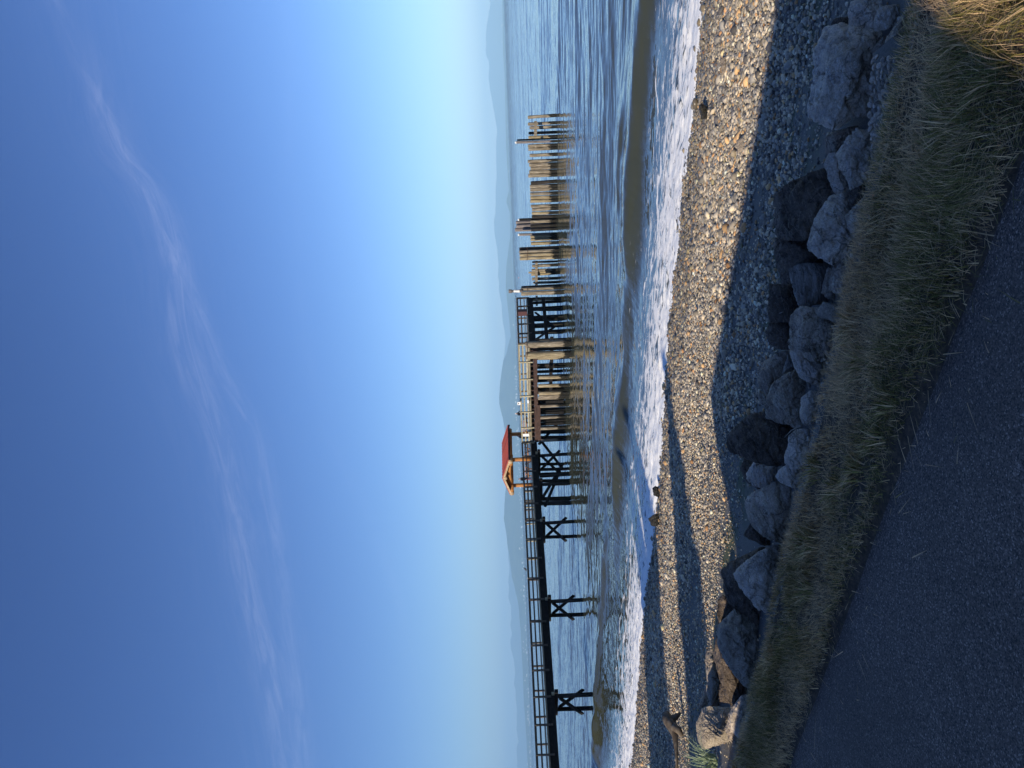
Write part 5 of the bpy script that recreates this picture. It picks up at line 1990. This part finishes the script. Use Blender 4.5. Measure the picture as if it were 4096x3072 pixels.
# ================================================================== LIGHT
EXPO = 0.2
SUN_EL = R(25)
SH = Vector((-0.69, -0.72, 0)).normalized()
SUN = Vector((SH.x * math.cos(SUN_EL), SH.y * math.cos(SUN_EL), math.sin(SUN_EL)))


def build_light():
    ld = bpy.data.lights.new('sun', 'SUN')
    ld.energy = 5.0
    ld.angle = R(0.53)
    ld.color = (1.0, 0.89, 0.72)
    lo = bpy.data.objects.new('sun', ld)
    lo.rotation_euler = (-SUN).to_track_quat('-Z', 'Y').to_euler()
    lo.location = (0, 0, 60)
    COL.objects.link(lo)
    w = bpy.data.worlds.new('World')
    SC.world = w
    w.use_nodes = True
    nt = w.node_tree
    bg = nt.nodes['Background']
    sky = N(nt, 'ShaderNodeTexSky', sky_type='NISHITA')
    sky.sun_disc = False
    sky.sun_elevation = SUN_EL
    sky.sun_rotation = math.atan2(SH.x, SH.y)
    sky.altitude = 0
    sky.air_density = 1.0
    sky.dust_density = 0.15
    sky.ozone_density = 2.5
    # the camera's colour response to the clear sky, channel by channel
    sc_ = N(nt, 'ShaderNodeSeparateColor')
    L(nt, sky.outputs[0], sc_.inputs[0])
    cc = N(nt, 'ShaderNodeCombineColor')
    for i, (a_, g_) in enumerate(((1.70, 1.60), (1.63, 1.51), (1.92, 1.36))):
        k1 = N(nt, 'ShaderNodeMath', operation='MULTIPLY')
        L(nt, sc_.outputs[i], k1.inputs[0])
        k1.inputs[1].default_value = 0.1
        k2 = N(nt, 'ShaderNodeMath', operation='MINIMUM')
        L(nt, k1.outputs[0], k2.inputs[0])
        k2.inputs[1].default_value = 2.0
        k3 = N(nt, 'ShaderNodeMath', operation='POWER')
        L(nt, k2.outputs[0], k3.inputs[0])
        k3.inputs[1].default_value = g_
        k4 = N(nt, 'ShaderNodeMath', operation='MULTIPLY')
        L(nt, k3.outputs[0], k4.inputs[0])
        k4.inputs[1].default_value = a_ / 0.1 / 2 ** EXPO
        L(nt, k4.outputs[0], cc.inputs[i])
    # thin cirrus, laid out by compass direction and height
    tc = N(nt, 'ShaderNodeTexCoord')
    sp = N(nt, 'ShaderNodeSeparateXYZ')
    L(nt, tc.outputs['Generated'], sp.inputs[0])
    yy = N(nt, 'ShaderNodeMath', operation='MAXIMUM')
    L(nt, sp.outputs['Y'], yy.inputs[0])
    yy.inputs[1].default_value = 0.05
    def div(o):
        d = N(nt, 'ShaderNodeMath', operation='DIVIDE')
        L(nt, o, d.inputs[0])
        L(nt, yy.outputs[0], d.inputs[1])
        return d.outputs[0]
    A_, B_ = div(sp.outputs['X']), div(sp.outputs['Z'])
    def mth(op, x, y=None, z=None):
        m = N(nt, 'ShaderNodeMath', operation=op)
        for k, q in enumerate((x, y, z)):
            if q is None:
                continue
            if isinstance(q, (int, float)):
                m.inputs[k].default_value = q
            else:
                L(nt, q, m.inputs[k])
        return m.outputs[0]
    a01 = mth('MULTIPLY_ADD', A_, 1 / 1.4, 0.5)
    xyz = N(nt, 'ShaderNodeCombineXYZ')
    total = None
    def streak(path, width, gain, seed):
        pts = []
        for px, py in path:
            r = ray(px, py)
            pts.append((r.x / r.y / 1.4 + 0.5, r.z / r.y))
        pts.sort()
        fc = N(nt, 'ShaderNodeFloatCurve')
        cv = fc.mapping.curves[0]
        while len(cv.points) < len(pts):
            cv.points.new(0.5, 0.5)
        for p_, q in zip(cv.points, pts):
            p_.location = q
        fc.mapping.update()
        L(nt, a01, fc.inputs['Value'])
        dd = mth('SUBTRACT', B_, fc.outputs[0])
        fall = mth('EXPONENT', mth('MULTIPLY', mth('MULTIPLY', dd, dd), -1 / width ** 2))
        cx = N(nt, 'ShaderNodeCombineXYZ')
        L(nt, mth('MULTIPLY', A_, 8.0), cx.inputs[0])
        L(nt, mth('MULTIPLY', dd, 60.0), cx.inputs[1])
        cx.inputs[2].default_value = seed
        nz = noise_node(nt, cx.outputs[0], 1.0, 8, 0.62, 1.6)
        mr = N(nt, 'ShaderNodeMapRange')
        L(nt, nz, mr.inputs['Value'])
        mr.inputs['From Min'].default_value = 0.42
        mr.inputs['From Max'].default_value = 0.75
        return mth('MULTIPLY', mth('MULTIPLY', fall, mth('ADD', mr.outputs[0], 0.12)), gain)
    main_ = [(300, -400), (380, 250), (454, 574), (600, 760), (690, 1000), (745, 1400), (860, 1700), (935, 2000), (985, 2300), (1070, 2650), (1150, 3072), (1200, 3400)]
    sub_ = [(640, 900), (800, 1250), (900, 1500), (985, 1660), (1040, 1850), (1120, 2250), (1190, 2750), (1230, 3300)]
    t1 = mth('MULTIPLY', streak(main_, 0.020, 1.0, 1.0), mth('SUBTRACT', 1.0, mth('SMOOTH_MIN', 1.0, mth('MAXIMUM', mth('MULTIPLY_ADD', a01, 7.0, -5.1), 0.0), 0.1)))
    t2 = streak(sub_, 0.013, 0.7, 4.0)
    t3 = streak([(1060, -300), (1150, 150), (1155, 420), (1180, 900), (1250, 1500), (1600, 2400), (1640, 2600), (1700, 3300)], 0.012, 0.12, 9.0)
    t4 = streak(main_, 0.085, 0.16, 6.0)
    cl = mth('ADD', mth('ADD', t1, t2), mth('ADD', t3, t4))
    cl = mth('MULTIPLY', cl, mth('GREATER_THAN', sp.outputs['Y'], 0.06))
    cs_ = N(nt, 'ShaderNodeVectorMath', operation='SCALE')
    cs_.inputs[0].default_value = (0.95, 0.85, 0.75)
    L(nt, cl, cs_.inputs['Scale'])
    fin = mixc(nt, 1.0, cc.outputs[0], cs_.outputs[0], 'ADD')
    L(nt, fin, bg.inputs['Color'])
    bg.inputs['Strength'].default_value = 0.10


build_light()


def build_haze():
    mb = MB()
    mb.bar((-40000, 0, 500), (40000, 0, 500), 80000, 1400)
    m = bpy.data.materials.new('sea_air')
    m.use_nodes = True
    nt = m.node_tree
    nt.nodes.remove(nt.nodes['Principled BSDF'])
    v = N(nt, 'ShaderNodeVolumePrincipled')
    v.inputs['Color'].default_value = (0.43, 0.73, 1.0, 1)
    v.inputs['Density'].default_value = 7e-5
    v.inputs['Anisotropy'].default_value = -0.25
    L(nt, v.outputs[0], nt.nodes['Material Output'].inputs['Volume'])
    o = mb.build('haze', m)
    tag(o, 'pale blue haze over the water', 'haze', kind='stuff')
    o.visible_shadow = True


build_haze()

SC.view_settings.view_transform = 'Standard'
SC.view_settings.look = 'None'
SC.view_settings.exposure = EXPO
SC.view_settings.gamma = 1.0
SC.render.engine = 'CYCLES'
SC.cycles.max_bounces = 6
SC.cycles.diffuse_bounces = 3
SC.cycles.glossy_bounces = 3
SC.cycles.transmission_bounces = 2
SC.cycles.volume_bounces = 1
SC.cycles.caustics_reflective = False
SC.cycles.caustics_refractive = False
SC.cycles.use_denoising = True
bpy.context.view_layer.update()
